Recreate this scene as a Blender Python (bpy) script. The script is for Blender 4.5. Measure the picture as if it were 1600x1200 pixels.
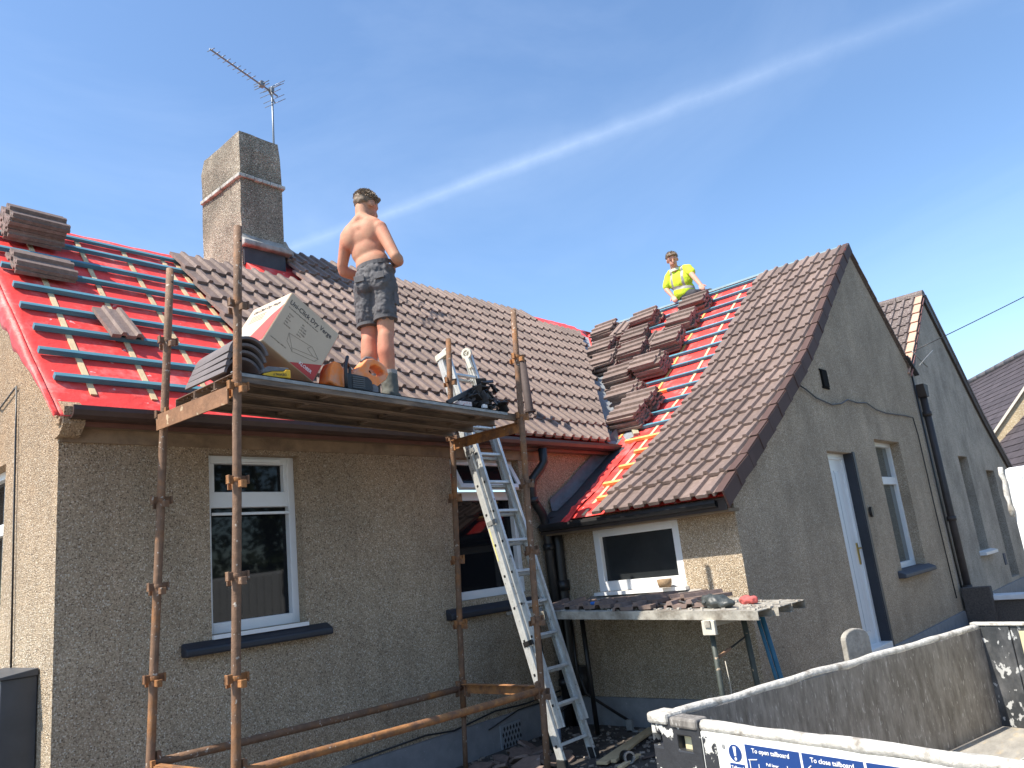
import bpy, bmesh, math, random
import numpy as np
from mathutils import Vector, Matrix, Quaternion, noise
random.seed(7)
S = bpy.context.scene
COL = S.collection
R = math.radians
for o in list(bpy.data.objects): bpy.data.objects.remove(o)

# ------------------------------------------------------------------ camera
CX = Vector((0.66529624, -0.73881467, -0.10739551))
CY = Vector((0.09915179, 0.23001357, -0.96812328))   # image down
CZ = Vector((0.7399661, 0.63344032, 0.22628196))     # view direction
cam = bpy.data.cameras.new('camera'); camo = bpy.data.objects.new('camera', cam); COL.objects.link(camo)
m = Matrix.Identity(4)
for i in range(3):
    m[i][0] = CX[i]; m[i][1] = -CY[i]; m[i][2] = -CZ[i]
camo.matrix_world = m
cam.sensor_width = 36; cam.lens = 36 * 1209 / 1600; cam.clip_start = 0.05; cam.clip_end = 2000
S.camera = camo
# ------------------------------------------------------------------ light
SUN = Vector((-0.55, 0.205, 0.81)).normalized()       # towards the sun
sl = bpy.data.lights.new('sun', 'SUN'); so = bpy.data.objects.new('sun', sl); COL.objects.link(so)
sl.energy = 5.0; sl.angle = R(0.5); sl.color = (1, 0.93, 0.82)
so.rotation_euler = SUN.to_track_quat('Z', 'Y').to_euler(); so.location = (-6, 4, 14)
W = bpy.data.worlds.new('World'); S.world = W; W.use_nodes = True
S.render.resolution_x = 1024; S.render.resolution_y = 768
S.view_settings.view_transform = 'Standard'; S.view_settings.look = 'None'
S.view_settings.exposure = 0.70; S.view_settings.gamma = 1; S.view_settings.use_curve_mapping = False
def world():
    nt = W.node_tree; N = nt.nodes; L = nt.links; N.clear()
    out = N.new('ShaderNodeOutputWorld'); bg = N.new('ShaderNodeBackground'); bg.inputs[1].default_value = 0.15
    sky = N.new('ShaderNodeTexSky'); sky.sky_type = 'NISHITA'; sky.sun_disc = False
    sky.sun_elevation = math.asin(SUN.z); sky.sun_rotation = math.atan2(SUN.x, SUN.y)
    sky.air_density = 1.0; sky.dust_density = 0.5; sky.ozone_density = 2.6; sky.altitude = 0
    tc = N.new('ShaderNodeTexCoord')
    def ray(u, v): return (CX * (u - 800) + CY * (v - 600) + CZ * 1209).normalized()
    a, b = ray(470, 383), ray(1480, 8)
    n = a.cross(b).normalized(); t = (b - a).normalized(); c0 = (a + b).normalized()
    def vm(op, x, y):
        q = N.new('ShaderNodeVectorMath'); q.operation = op
        for i, s in enumerate((x, y)):
            if isinstance(s, Vector) or isinstance(s, tuple): q.inputs[i].default_value = s
            else: L.new(s, q.inputs[i])
        return q
    def mt(op, x, y=None, z=None, clamp=False):
        q = N.new('ShaderNodeMath'); q.operation = op; q.use_clamp = clamp
        for i, s in enumerate((x, y, z)):
            if s is None: continue
            if isinstance(s, (int, float)): q.inputs[i].default_value = s
            else: L.new(s, q.inputs[i])
        return q.outputs[0]
    def nz(scale, det, rough=0.55, vec=None, dist=0.0):
        q = N.new('ShaderNodeTexNoise'); q.inputs['Scale'].default_value = scale; q.inputs['Detail'].default_value = det
        q.inputs['Roughness'].default_value = rough; q.inputs['Distortion'].default_value = dist
        L.new(vec if vec else tc.outputs['Generated'], q.inputs['Vector']); return q.outputs[0]
    d = vm('DOT_PRODUCT', tc.outputs['Generated'], tuple(n)).outputs['Value']
    al = vm('DOT_PRODUCT', tc.outputs['Generated'], tuple(t)).outputs['Value']
    ctr = vm('DOT_PRODUCT', tc.outputs['Generated'], tuple(c0)).outputs['Value']
    wob = mt('MULTIPLY', mt('SUBTRACT', nz(14, 5), 0.5), 0.009)
    dd = mt('ADD', d, wob)
    ad = mt('ABSOLUTE', dd)
    wid = mt('ADD', mt('MULTIPLY', al, 0.012), 0.0145)
    core = mt('SUBTRACT', 1.0, mt('DIVIDE', ad, wid), clamp=True)
    core = mt('POWER', core, 1.3)
    soft = mt('POWER', mt('SUBTRACT', 1.0, mt('DIVIDE', ad, 0.075), clamp=True), 2.0)
    # brightness along the trail: strongest around its middle
    al1 = mt('SUBTRACT', 1.0, mt('MULTIPLY', mt('ABSOLUTE', mt('ADD', al, 0.12)), 1.35), clamp=True)
    front = mt('GREATER_THAN', ctr, 0.3)
    tex = mt('ADD', mt('MULTIPLY', nz(45, 6, 0.65), 0.7), 0.45)
    m1 = mt('MULTIPLY', mt('MULTIPLY', mt('ADD', mt('MULTIPLY', core, 0.14), mt('MULTIPLY', soft, 0.06)), tex), mt('MULTIPLY', al1, front))
    # faint high veils
    mp = N.new('ShaderNodeMapping'); mp.inputs['Scale'].default_value = (1.0, 1.0, 2.2); L.new(tc.outputs['Generated'], mp.inputs['Vector'])
    v = nz(1.7, 6, 0.6, mp.outputs[0], 0.8)
    veil = mt('MULTIPLY', mt('SUBTRACT', v, 0.44, clamp=True), 0.22)
    mask = mt('ADD', m1, veil, clamp=True)
    mix = N.new('ShaderNodeMix'); mix.data_type = 'RGBA'
    L.new(mask, mix.inputs['Factor']); 
    tint = N.new('ShaderNodeMix'); tint.data_type = 'RGBA'; tint.blend_type = 'MULTIPLY'; tint.inputs['Factor'].default_value = 1
    L.new(sky.outputs[0], tint.inputs['A']); tint.inputs['B'].default_value = (0.94, 1.03, 1.08, 1)
    L.new(tint.outputs['Result'], mix.inputs['A']); mix.inputs['B'].default_value = (6.8, 7.6, 8.6, 1)
    L.new(mix.outputs['Result'], bg.inputs[0]); L.new(bg.outputs[0], out.inputs[0])
world()

# ------------------------------------------------------------------ materials
MATS = {}
def mat(name, col, rough=0.7, metal=0.0, spec=0.5, var=0.0, vscale=8.0, col2=None, c2scale=3.0, c2lo=0.45, c2hi=0.62,
        bump=0.0, bscale=60.0, objvar=0.0, stretch=(1, 1, 1), speck=None, speckscale=60, speckt=0.66, coords='Object'):
    if name in MATS: return MATS[name]
    M = bpy.data.materials.new(name); M.use_nodes = True; nt = M.node_tree; N = nt.nodes; L = nt.links
    b = N['Principled BSDF']; b.inputs['Roughness'].default_value = rough; b.inputs['Metallic'].default_value = metal
    b.inputs['Specular IOR Level'].default_value = spec
    tc = N.new('ShaderNodeTexCoord'); mp = N.new('ShaderNodeMapping'); L.new(tc.outputs[coords], mp.inputs[0])
    mp.inputs['Scale'].default_value = stretch
    def noise_(sc, det=4, rough=0.6):
        q = N.new('ShaderNodeTexNoise'); q.inputs['Scale'].default_value = sc; q.inputs['Detail'].default_value = det
        q.inputs['Roughness'].default_value = rough; L.new(mp.outputs[0], q.inputs['Vector']); return q
    def ramp(src, lo, hi):
        q = N.new('ShaderNodeMapRange'); q.inputs[1].default_value = lo; q.inputs[2].default_value = hi
        L.new(src, q.inputs[0]); return q.outputs[0]
    def mix(f, a, bb, mode='MIX'):
        q = N.new('ShaderNodeMix'); q.data_type = 'RGBA'; q.blend_type = mode
        if isinstance(f, float): q.inputs['Factor'].default_value = f
        else: L.new(f, q.inputs['Factor'])
        for s, k in ((a, 'A'), (bb, 'B')):
            if isinstance(s, tuple): q.inputs[k].default_value = (*s[:3], 1)
            else: L.new(s, q.inputs[k])
        return q.outputs['Result']
    c = tuple(col)
    if col2: c = mix(ramp(noise_(c2scale, 6, 0.65).outputs[0], c2lo, c2hi), c, tuple(col2))
    if speck: c = mix(ramp(noise_(speckscale, 3, 0.5).outputs[0], speckt, speckt + 0.03), c, tuple(speck))
    if var:
        g = noise_(vscale, 6, 0.65)
        mr = N.new('ShaderNodeMapRange'); mr.inputs[1].default_value = 0.25; mr.inputs[2].default_value = 0.75
        mr.inputs[3].default_value = 1 - var; mr.inputs[4].default_value = 1 + var; L.new(g.outputs[0], mr.inputs[0])
        cc = N.new('ShaderNodeCombineColor'); [L.new(mr.outputs[0], cc.inputs[i]) for i in range(3)]
        c = mix(1.0, c, cc.outputs[0], 'MULTIPLY')
    if objvar:
        oi = N.new('ShaderNodeObjectInfo'); mr = N.new('ShaderNodeMapRange'); mr.inputs[3].default_value = 1 - objvar; mr.inputs[4].default_value = 1 + objvar
        L.new(oi.outputs['Random'], mr.inputs[0]); cc = N.new('ShaderNodeCombineColor'); [L.new(mr.outputs[0], cc.inputs[i]) for i in range(3)]
        c = mix(1.0, c, cc.outputs[0], 'MULTIPLY')
    if isinstance(c, tuple): b.inputs['Base Color'].default_value = (*c, 1)
    else: L.new(c, b.inputs['Base Color'])
    if bump:
        bp = N.new('ShaderNodeBump'); bp.inputs['Strength'].default_value = bump; bp.inputs['Distance'].default_value = 0.01
        L.new(noise_(bscale, 5, 0.6).outputs[0], bp.inputs['Height']); L.new(bp.outputs[0], b.inputs['Normal'])
    MATS[name] = M; return M

def harl(name, stones, base, scale=105, stain=None, bumpd=0.006, dirt=0.35, streak=.10):
    """pebble-dash: small stones of several colours pressed into render"""
    if name in MATS: return MATS[name]
    M = bpy.data.materials.new(name); M.use_nodes = True; nt = M.node_tree; N = nt.nodes; L = nt.links
    b = N['Principled BSDF']; b.inputs['Roughness'].default_value = 0.85; b.inputs['Specular IOR Level'].default_value = 0.3
    tc = N.new('ShaderNodeTexCoord')
    nd = N.new('ShaderNodeTexNoise'); nd.inputs['Scale'].default_value = 60; nd.inputs['Detail'].default_value = 3
    L.new(tc.outputs['Object'], nd.inputs['Vector'])
    ad = N.new('ShaderNodeVectorMath'); ad.operation = 'MULTIPLY_ADD'; L.new(nd.outputs['Color'], ad.inputs[0]); ad.inputs[1].default_value = (0.012,) * 3
    L.new(tc.outputs['Object'], ad.inputs[2])
    v = N.new('ShaderNodeTexVoronoi'); v.inputs['Scale'].default_value = scale; L.new(ad.outputs[0], v.inputs['Vector'])
    sp = N.new('ShaderNodeSeparateColor'); L.new(v.outputs['Color'], sp.inputs[0])
    cr = N.new('ShaderNodeValToRGB'); cr.color_ramp.interpolation = 'CONSTANT'
    el = cr.color_ramp.elements
    for i, (p, c) in enumerate(stones):
        e = el[i] if i < 2 else el.new(p)
        e.position = p; e.color = (*c, 1)
    L.new(sp.outputs[0], cr.inputs[0])
    mr = N.new('ShaderNodeMapRange'); mr.inputs[1].default_value = 0.25; mr.inputs[2].default_value = 0.75; L.new(v.outputs['Distance'], mr.inputs[0])
    mx = N.new('ShaderNodeMix'); mx.data_type = 'RGBA'; L.new(mr.outputs[0], mx.inputs['Factor']); L.new(cr.outputs[0], mx.inputs['A']); mx.inputs['B'].default_value = (*base, 1)
    g = N.new('ShaderNodeTexNoise'); g.inputs['Scale'].default_value = 1.3; g.inputs['Detail'].default_value = 7; g.inputs['Roughness'].default_value = 0.65
    L.new(tc.outputs['Object'], g.inputs['Vector'])
    m2 = N.new('ShaderNodeMapRange'); m2.inputs[1].default_value = 0.3; m2.inputs[2].default_value = 0.7; m2.inputs[3].default_value = 1 - dirt * 0.5; m2.inputs[4].default_value = 1 + dirt * 0.3
    L.new(g.outputs[0], m2.inputs[0]); cc = N.new('ShaderNodeCombineColor'); [L.new(m2.outputs[0], cc.inputs[i]) for i in range(3)]
    mm = N.new('ShaderNodeMix'); mm.data_type = 'RGBA'; mm.blend_type = 'MULTIPLY'; mm.inputs['Factor'].default_value = 1
    L.new(mx.outputs['Result'], mm.inputs['A']); L.new(cc.outputs[0], mm.inputs['B'])
    res = mm.outputs['Result']
    mps = N.new('ShaderNodeMapping'); mps.inputs['Scale'].default_value = (5, 5, .55); L.new(tc.outputs['Object'], mps.inputs[0])
    gs = N.new('ShaderNodeTexNoise'); gs.inputs['Scale'].default_value = 1.0; gs.inputs['Detail'].default_value = 6; gs.inputs['Roughness'].default_value = .6; L.new(mps.outputs[0], gs.inputs['Vector'])
    m3 = N.new('ShaderNodeMapRange'); m3.inputs[1].default_value = 0.35; m3.inputs[2].default_value = 0.65; m3.inputs[3].default_value = 1 - streak; m3.inputs[4].default_value = 1 + streak * .4; L.new(gs.outputs[0], m3.inputs[0])
    c3 = N.new('ShaderNodeCombineColor'); [L.new(m3.outputs[0], c3.inputs[i]) for i in range(3)]
    q3 = N.new('ShaderNodeMix'); q3.data_type = 'RGBA'; q3.blend_type = 'MULTIPLY'; q3.inputs['Factor'].default_value = 1; L.new(res, q3.inputs['A']); L.new(c3.outputs[0], q3.inputs['B']); res = q3.outputs['Result']
    if stain:      # brown run-off staining below a wallhead: (z0, z1, colour)
        z0, z1, sc = stain
        sx = N.new('ShaderNodeSeparateXYZ'); L.new(tc.outputs['Object'], sx.inputs[0])
        mz = N.new('ShaderNodeMapRange'); mz.inputs[1].default_value = z0; mz.inputs[2].default_value = z1; mz.inputs[3].default_value = 0; mz.inputs[4].default_value = 1
        L.new(sx.outputs[2], mz.inputs[0])
        ms = N.new('ShaderNodeMath'); ms.operation = 'MULTIPLY'; L.new(mz.outputs[0], ms.inputs[0]); L.new(g.outputs[0], ms.inputs[1])
        mq = N.new('ShaderNodeMix'); mq.data_type = 'RGBA'; mq.blend_type = 'MULTIPLY'
        L.new(ms.outputs[0], mq.inputs['Factor']); L.new(res, mq.inputs['A']); mq.inputs['B'].default_value = (*sc, 1); res = mq.outputs['Result']
    L.new(res, b.inputs['Base Color'])
    iv = N.new('ShaderNodeMath'); iv.operation = 'SUBTRACT'; iv.inputs[0].default_value = 1; L.new(v.outputs['Distance'], iv.inputs[1])
    bp = N.new('ShaderNodeBump'); bp.inputs['Strength'].default_value = 1.0; bp.inputs['Distance'].default_value = bumpd
    L.new(iv.outputs[0], bp.inputs['Height']); L.new(bp.outputs[0], b.inputs['Normal'])
    MATS[name] = M; return M

HARL = harl('pebble_dash', [(0, (.17, .125, .085)), (.14, (.60, .47, .325)), (.45, (.72, .585, .42)), (.76, (.38, .295, .20)), (.89, (.90, .82, .67))], (.42, .325, .22), scale=125, dirt=.5, bumpd=.007,
            stain=(-.2, 1.2, (.62, .42, .27)))
HARL2 = harl('pebble_dash_gable', [(0, (.17, .12, .085)), (.13, (.52, .405, .285)), (.5, (.63, .50, .36)), (.82, (.32, .245, .17)), (.92, (.86, .77, .63))], (.39, .30, .21), scale=125, dirt=.5)
HARL3 = harl('pebble_dash_grey', [(0, (.20, .165, .125)), (.15, (.52, .44, .35)), (.5, (.60, .515, .415)), (.85, (.37, .31, .25)), (.94, (.76, .68, .57))], (.45, .38, .30), scale=110, dirt=.7)
HARLC = harl('pebble_dash_chimney', [(0, (.13, .105, .08)), (.18, (.42, .35, .26)), (.5, (.54, .46, .35)), (.78, (.26, .215, .17)), (.9, (.74, .68, .56))], (.28, .23, .17), scale=90, bumpd=0.009, dirt=1.0, streak=.22)
HARLF = harl('pebble_dash_far', [(0, (.40, .31, .19)), (.3, (.52, .42, .27)), (.7, (.60, .5, .34)), (.9, (.66, .6, .46))], (.42, .33, .21), scale=40)
TILE = mat('concrete_tile', (.188, .136, .113), 0.62, spec=0.28, var=.13, vscale=9, objvar=.19, bump=.25, bscale=160, col2=(.235, .172, .146), c2scale=22, speck=(.30, .26, .235), speckscale=7, speckt=.70)
TILE_OLD = mat('old_tile', (.13, .098, .088), 0.8, var=.2, vscale=25, objvar=.12, speck=(.42, .38, .33), speckscale=85, speckt=.6, bump=.4, bscale=120)
TERRA = mat('terracotta', (.56, .34, .24), 0.8, var=.15, vscale=12, objvar=.08)
DRYV = mat('dry_verge_plastic', (.098, .060, .052), 0.7, spec=.2, var=.1, vscale=10, objvar=.1)
MEMB = mat('red_membrane', (.78, .060, .050), 0.5, spec=0.3, var=.16, vscale=5, col2=(.84, .20, .18), c2scale=5.5, c2lo=.50, c2hi=.70, bump=1.0, bscale=11, speck=(.86, .42, .40), speckscale=14, speckt=.70)
BLUE = mat('blue_batten', (.06, .20, .28), 0.7, var=.2, vscale=6, stretch=(.4, 4, 4), objvar=.15, col2=(.10, .26, .30), c2scale=9)
PINE = mat('new_timber', (.62, .47, .27), 0.75, var=.15, vscale=7, objvar=.15, bump=.2, bscale=40, speck=(.38, .24, .12), speckscale=18, speckt=.68)
YEL = mat('yellow_batten', (.74, .44, .13), 0.7, var=.12, vscale=7, objvar=.08)
LEAD = mat('lead_sheet', (.30, .32, .34), 0.5, metal=.3, var=.25, vscale=14, bump=.3, bscale=18)
DLEAD = mat('dark_flashing', (.045, .045, .05), 0.6, var=.3, vscale=10, bump=.4, bscale=14)
MORT = mat('mortar', (.40, .36, .24), 0.95, var=.3, vscale=20, bump=.9, bscale=40)
CONC = mat('cement_render', (.34, .32, .29), 0.9, var=.25, vscale=8, bump=.5, bscale=60, col2=(.2, .18, .16), c2scale=6)
PLINTH = mat('blue_grey_plinth_paint', (.23, .235, .245), 0.75, var=.2, vscale=9, bump=.3, bscale=35, speck=(.32, .33, .35), speckscale=30, speckt=.7)
UPVC = mat('white_upvc', (.80, .80, .79), 0.32, var=.04, vscale=5)
GLASS = mat('dark_window_glass', (.008, .009, .011), 0.03, spec=0.26)
FROST = mat('frosted_dark_glass', (.022, .025, .027), 0.22, spec=0.45, var=.25, vscale=4)
NAVY = mat('dark_navy_sill_paint', (.022, .026, .036), 0.45, var=.2, vscale=10)
BLACKP = mat('black_plastic_pipe', (.018, .017, .017), 0.4, var=.3, vscale=10)
BROWNG = mat('brown_gutter_plastic', (.060, .034, .027), 0.42, var=.25, vscale=8)
BROWNB = mat('brown_timber_board', (.20, .14, .085), 0.8, var=.3, vscale=6, stretch=(1, 1, 5), bump=.3, bscale=40)
GPIPE = mat('grey_brown_pipe', (.085, .062, .054), 0.7, spec=.25, var=.15, vscale=20)
RUST = mat('rusty_scaffold_tube', (.19, .110, .066), 0.72, spec=0.4, var=.35, vscale=22, col2=(.36, .15, .045), c2scale=4, c2lo=.50, c2hi=.72, speck=(.46, .40, .33), speckscale=38, speckt=.66, bump=.5, bscale=120, objvar=.18)
RUST2 = mat('orange_rust_steel', (.36, .16, .055), 0.8, var=.4, vscale=16, col2=(.18, .09, .05), c2scale=9, speck=(.5, .42, .3), speckscale=40, speckt=.7, bump=.5, bscale=110)
DECK = mat('scaffold_deck_steel', (.25, .175, .12), 0.6, metal=.15, var=.3, vscale=9, stretch=(.4, 3, 3), col2=(.11, .08, .06), c2scale=5, bump=.2, bscale=60)
LIP = mat('worn_grey_steel', (.30, .30, .29), 0.5, metal=.3, var=.3, vscale=18, bump=.2, bscale=60)
ALU = mat('ladder_aluminium', (.66, .66, .63), 0.42, metal=.45, var=.2, vscale=16, speck=(.33, .32, .30), speckscale=24, speckt=.66, bump=.15, bscale=60)
CARD = mat('cardboard', (.56, .42, .28), 0.85, var=.07, vscale=5)
CARDP = mat('pale_printed_card', (.58, .465, .34), 0.75, var=.06, vscale=5)
REDP = mat('red_print', (.52, .055, .045), 0.6)
INK = mat('black_ink', (.05, .045, .05), 0.7)
INKG = mat('faded_ink', (.25, .20, .16), 0.8)
WHITEP = mat('white_print', (.82, .80, .78), 0.5)
ORANGE = mat('orange_saw_plastic', (.95, .26, .045), 0.38, var=.08, vscale=20, col2=(.70, .30, .16), c2scale=10)
BLK = mat('black_tool_plastic', (.028, .028, .030), 0.5, var=.2, vscale=20)
GREYT = mat('dusty_grey_plastic', (.16, .155, .16), 0.6, var=.2, vscale=20)
YELT = mat('yellow_tool_plastic', (.80, .46, .02), 0.4)
SKIN = mat('tanned_skin', (.50, .262, .165), 0.62, spec=0.22, var=.18, vscale=9, col2=(.54, .22, .14), c2scale=4, bump=.12, bscale=90)
SKIN2 = mat('skin', (.55, .29, .20), 0.5, spec=0.4, var=.08, vscale=9)
HAIR = mat('brown_hair', (.17, .118, .075), 0.6, var=.35, vscale=60)
SHORT = mat('charcoal_shorts_cloth', (.105, .101, .104), 0.9, var=.25, vscale=14, bump=.6, bscale=22)
BOOT = mat('grey_green_boot', (.095, .10, .085), 0.8, var=.3, vscale=18, bump=.4, bscale=40)
HIVIS = mat('fluorescent_yellow_cloth', (.56, .74, .03), 0.8, var=.08, vscale=20, bump=.5, bscale=25)
REFL = mat('grey_reflective_band', (.33, .31, .29), 0.5)
DTROU = mat('dark_trousers', (.035, .037, .045), 0.85, var=.2, vscale=20)
GREYP = mat('grey_bed_paint', (.235, .215, .19), 0.6, var=.4, vscale=12, stretch=(3.0, 3.0, .9), col2=(.13, .115, .10), c2scale=4.5, c2lo=.42, c2hi=.66, speck=(.36, .34, .31), speckscale=26, speckt=.63, bump=.3, bscale=30)
BEDLIP = mat('worn_bright_lip', (.56, .53, .47), 0.7, var=.35, vscale=22, col2=(.26, .23, .19), c2scale=13, c2lo=.50, c2hi=.66, bump=.8, bscale=40)
BLKP = mat('chipped_black_paint', (.035, .036, .040), 0.38, var=.2, vscale=12, col2=(.62, .60, .54), c2scale=6.5, c2lo=.575, c2hi=.59, bump=.3, bscale=30)
HEADB = mat('scratched_black_steel', (.045, .048, .05), 0.42, var=.3, vscale=12, speck=(.46, .46, .44), speckscale=22, speckt=.585, stretch=(1, 1, .7), col2=(.12, .12, .12), c2scale=5, bump=.2, bscale=30)
WHITET = mat('white_truck_paint', (.80, .79, .75), 0.35, var=.06, vscale=6, speck=(.45, .40, .30), speckscale=9, speckt=.70)
PLY = mat('worn_plywood_floor', (.30, .28, .245), 0.8, var=.3, vscale=6, stretch=(1, 3, 1), col2=(.42, .34, .23), c2scale=5, c2lo=.52, c2hi=.68, bump=.3, bscale=30)
PLYB = mat('pale_yellow_board', (.62, .54, .33), 0.7, var=.2, vscale=7)
BLUEL = mat('blue_label', (.012, .048, .19), 0.4)
RUBBER = mat('black_rubber', (.02, .02, .02), 0.8)
SLATE = mat('slate', (.070, .058, .062), 0.75, spec=.25, var=.3, vscale=3, objvar=.12)
SLATE2 = mat('slate_edge', (.11, .10, .105), 0.7, var=.3, vscale=3)
WALLD = mat('dark_garden_wall_harl', (.10, .085, .075), 0.95, var=.5, vscale=60, bump=.8, bscale=90)
GROUND = mat('pale_paving', (.27, .24, .20), 0.9, var=.25, vscale=3, col2=(.21, .185, .155), c2scale=1.3, bump=.5, bscale=25)
DIRT = mat('dirty_dark_paving', (.085, .072, .062), 0.9, var=.4, vscale=4, col2=(.05, .043, .038), c2scale=2.3, bump=.7, bscale=25, speck=(.22, .20, .17), speckscale=30, speckt=.68)
ASPH = mat('asphalt', (.06, .06, .06), 0.9, var=.2, vscale=9, bump=.4, bscale=80)
LEAF = mat('leaf', (.055, .085, .028), 0.7, var=.3, vscale=3, objvar=.15)
BARK = mat('bark', (.10, .08, .06), 0.9, var=.3, vscale=10)
CABG = mat('grey_meter_cabinet', (.060, .066, .075), 0.45, var=.25, vscale=4, bump=.1, bscale=20)
GALV = mat('galvanised_staging', (.42, .39, .33), 0.65, metal=.15, var=.35, vscale=9, col2=(.22, .19, .15), c2scale=6, bump=.4, bscale=40)
BLUEPOLE = mat('blue_painted_tube', (.03, .15, .26), 0.55, var=.2, vscale=12)
GREENPOLE = mat('dark_green_tube', (.055, .065, .055), 0.6, var=.4, vscale=14, speck=(.4, .3, .2), speckscale=20, speckt=.66)
BAG = mat('crumpled_dark_bag', (.055, .062, .060), 0.45, var=.3, vscale=16, bump=.8, bscale=14)
REDRAG = mat('red_rag', (.50, .11, .10), 0.8, var=.3, vscale=20)
BRASS = mat('brass', (.55, .38, .12), 0.35, metal=.9)
AERIAL = mat('grey_aerial_metal', (.22, .24, .26), 0.45, metal=.5)
RUBBLE = mat('black_plastic_scrap', (.035, .032, .032), 0.5, var=.4, vscale=30)
CABW = mat('white_ribbed_cab', (.82, .82, .80), 0.4, var=.05, vscale=5)

# ------------------------------------------------------------------ mesh helpers
class MB:
    def __init__(s): s.v = []; s.f = []; s.mi = []; s.sm = []
    def add(s, vs, fs, mi=0, smooth=False):
        b = len(s.v); s.v += [tuple(x) for x in vs]
        for f in fs: s.f.append([b + i for i in f]); s.mi.append(mi); s.sm.append(smooth)
        return s
    def quad(s, a, b, c, d, mi=0): return s.add([a, b, c, d], [(0, 1, 2, 3)], mi)
    def box(s, x0, x1, y0, y1, z0, z1, mi=0, M=None):
        P = [(x0, y0, z0), (x1, y0, z0), (x1, y1, z0), (x0, y1, z0), (x0, y0, z1), (x1, y0, z1), (x1, y1, z1), (x0, y1, z1)]
        if M: P = [M @ Vector(p) for p in P]
        return s.add(P, [(0, 3, 2, 1), (4, 5, 6, 7), (0, 1, 5, 4), (1, 2, 6, 5), (2, 3, 7, 6), (3, 0, 4, 7)], mi)
    def bar(s, p, q, w, h, up=(0, 0, 1), mi=0):
        p, q = Vector(p), Vector(q); d = (q - p); L = d.length; d.normalize(); up = Vector(up)
        r = d.cross(up).normalized(); u = r.cross(d).normalized()
        M = Matrix(((r.x, d.x, u.x, p.x), (r.y, d.y, u.y, p.y), (r.z, d.z, u.z, p.z), (0, 0, 0, 1)))
        return s.box(-w / 2, w / 2, 0, L, -h / 2, h / 2, mi, M)
    def tube(s, pts, r, n=10, mi=0, cap=True, radii=None):
        pts = [Vector(p) for p in pts]; k = len(pts); base = len(s.v); ref = None
        for i, p in enumerate(pts):
            d = (pts[min(i + 1, k - 1)] - pts[max(i - 1, 0)]).normalized()
            if ref is None: ref = d.orthogonal().normalized()
            ref = (ref - d * ref.dot(d)).normalized(); b = d.cross(ref)
            rr = radii[i] if radii else r
            for j in range(n):
                a = 2 * math.pi * j / n; s.v.append(tuple(p + (ref * math.cos(a) + b * math.sin(a)) * rr))
        for i in range(k - 1):
            for j in range(n):
                s.f.append([base + i * n + j, base + i * n + (j + 1) % n, base + (i + 1) * n + (j + 1) % n, base + (i + 1) * n + j]); s.mi.append(mi); s.sm.append(True)
        if cap:
            s.f.append([base + j for j in range(n)][::-1]); s.mi.append(mi); s.sm.append(False)
            s.f.append([base + (k - 1) * n + j for j in range(n)]); s.mi.append(mi); s.sm.append(False)
        return s
    def ring(s, c, ax, r0, r1, n=20, h=.02, mi=0):      # flat annular disc with thickness
        c = Vector(c); ax = Vector(ax).normalized(); a = ax.orthogonal().normalized(); b = ax.cross(a); V = []
        for t in (-h / 2, h / 2):
            for r in (r0, r1):
                for j in range(n):
                    q = 2 * math.pi * j / n; V.append(c + ax * t + (a * math.cos(q) + b * math.sin(q)) * r)
        F = []
        for j in range(n):
            k = (j + 1) % n
            F += [(j, n + j, n + k, k), (2 * n + j, 2 * n + k, 3 * n + k, 3 * n + j), (n + j, 3 * n + j, 3 * n + k, n + k), (j, k, 2 * n + k, 2 * n + j)]
        return s.add(V, F, mi)
    def prism(s, poly, d, mi=0):       # poly: list of 3d points, d: extrusion vector
        n = len(poly); P = [Vector(p) for p in poly]; d = Vector(d)
        s.add(P + [p + d for p in P], [tuple(range(n))[::-1], tuple(range(n, 2 * n))] + [(i, (i + 1) % n, n + (i + 1) % n, n + i) for i in range(n)], mi); return s
    def mesh(s, name, mats):
        me = bpy.data.meshes.new(name); me.from_pydata(s.v, [], s.f)
        for q in (mats if isinstance(mats, (list, tuple)) else [mats]): me.materials.append(q)
        me.polygons.foreach_set('material_index', s.mi); me.polygons.foreach_set('use_smooth', s.sm); me.update()
        return me
    def build(s, name, mats, parent=None, bevel=0, recalc=False, **kw):
        me = s.mesh(name, mats)
        if recalc or bevel:
            bm = bmesh.new(); bm.from_mesh(me); bmesh.ops.recalc_face_normals(bm, faces=bm.faces)
            if bevel: bmesh.ops.bevel(bm, geom=[e for e in bm.edges if e.is_manifold and e.calc_face_angle(0) > .5], offset=bevel, segments=2, affect='EDGES', profile=.5)
            bm.to_mesh(me); bm.free()
        return obj(name, me, parent, **kw)

WM = {}
def obj(name, me, parent=None, M=None, **kw):
    o = bpy.data.objects.new(name, me); COL.objects.link(o)
    if parent is not None:
        o.parent = parent; o.matrix_parent_inverse = WM.get(parent.name, Matrix.Identity(4)).inverted()
    if M is not None: o.matrix_basis = M
    WM[o.name] = M.copy() if M is not None else Matrix.Identity(4)
    for k, v in kw.items(): o[k] = v
    return o
def thing(name, label, category, loc=(0, 0, 0), group=None):
    o = bpy.data.objects.new(name, None); COL.objects.link(o); o.location = loc; o.empty_display_size = .1
    WM[o.name] = Matrix.Translation(Vector(loc)); o['label'] = label; o['category'] = category
    if group: o['group'] = group
    return o
def tag(o, label, category, group=None):
    o['label'] = label; o['category'] = category
    if group: o['group'] = group
    return o
def frame(o, x, y, z):      # matrix from origin and axes
    return Matrix(((x[0], y[0], z[0], o[0]), (x[1], y[1], z[1], o[1]), (x[2], y[2], z[2], o[2]), (0, 0, 0, 1)))
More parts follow.
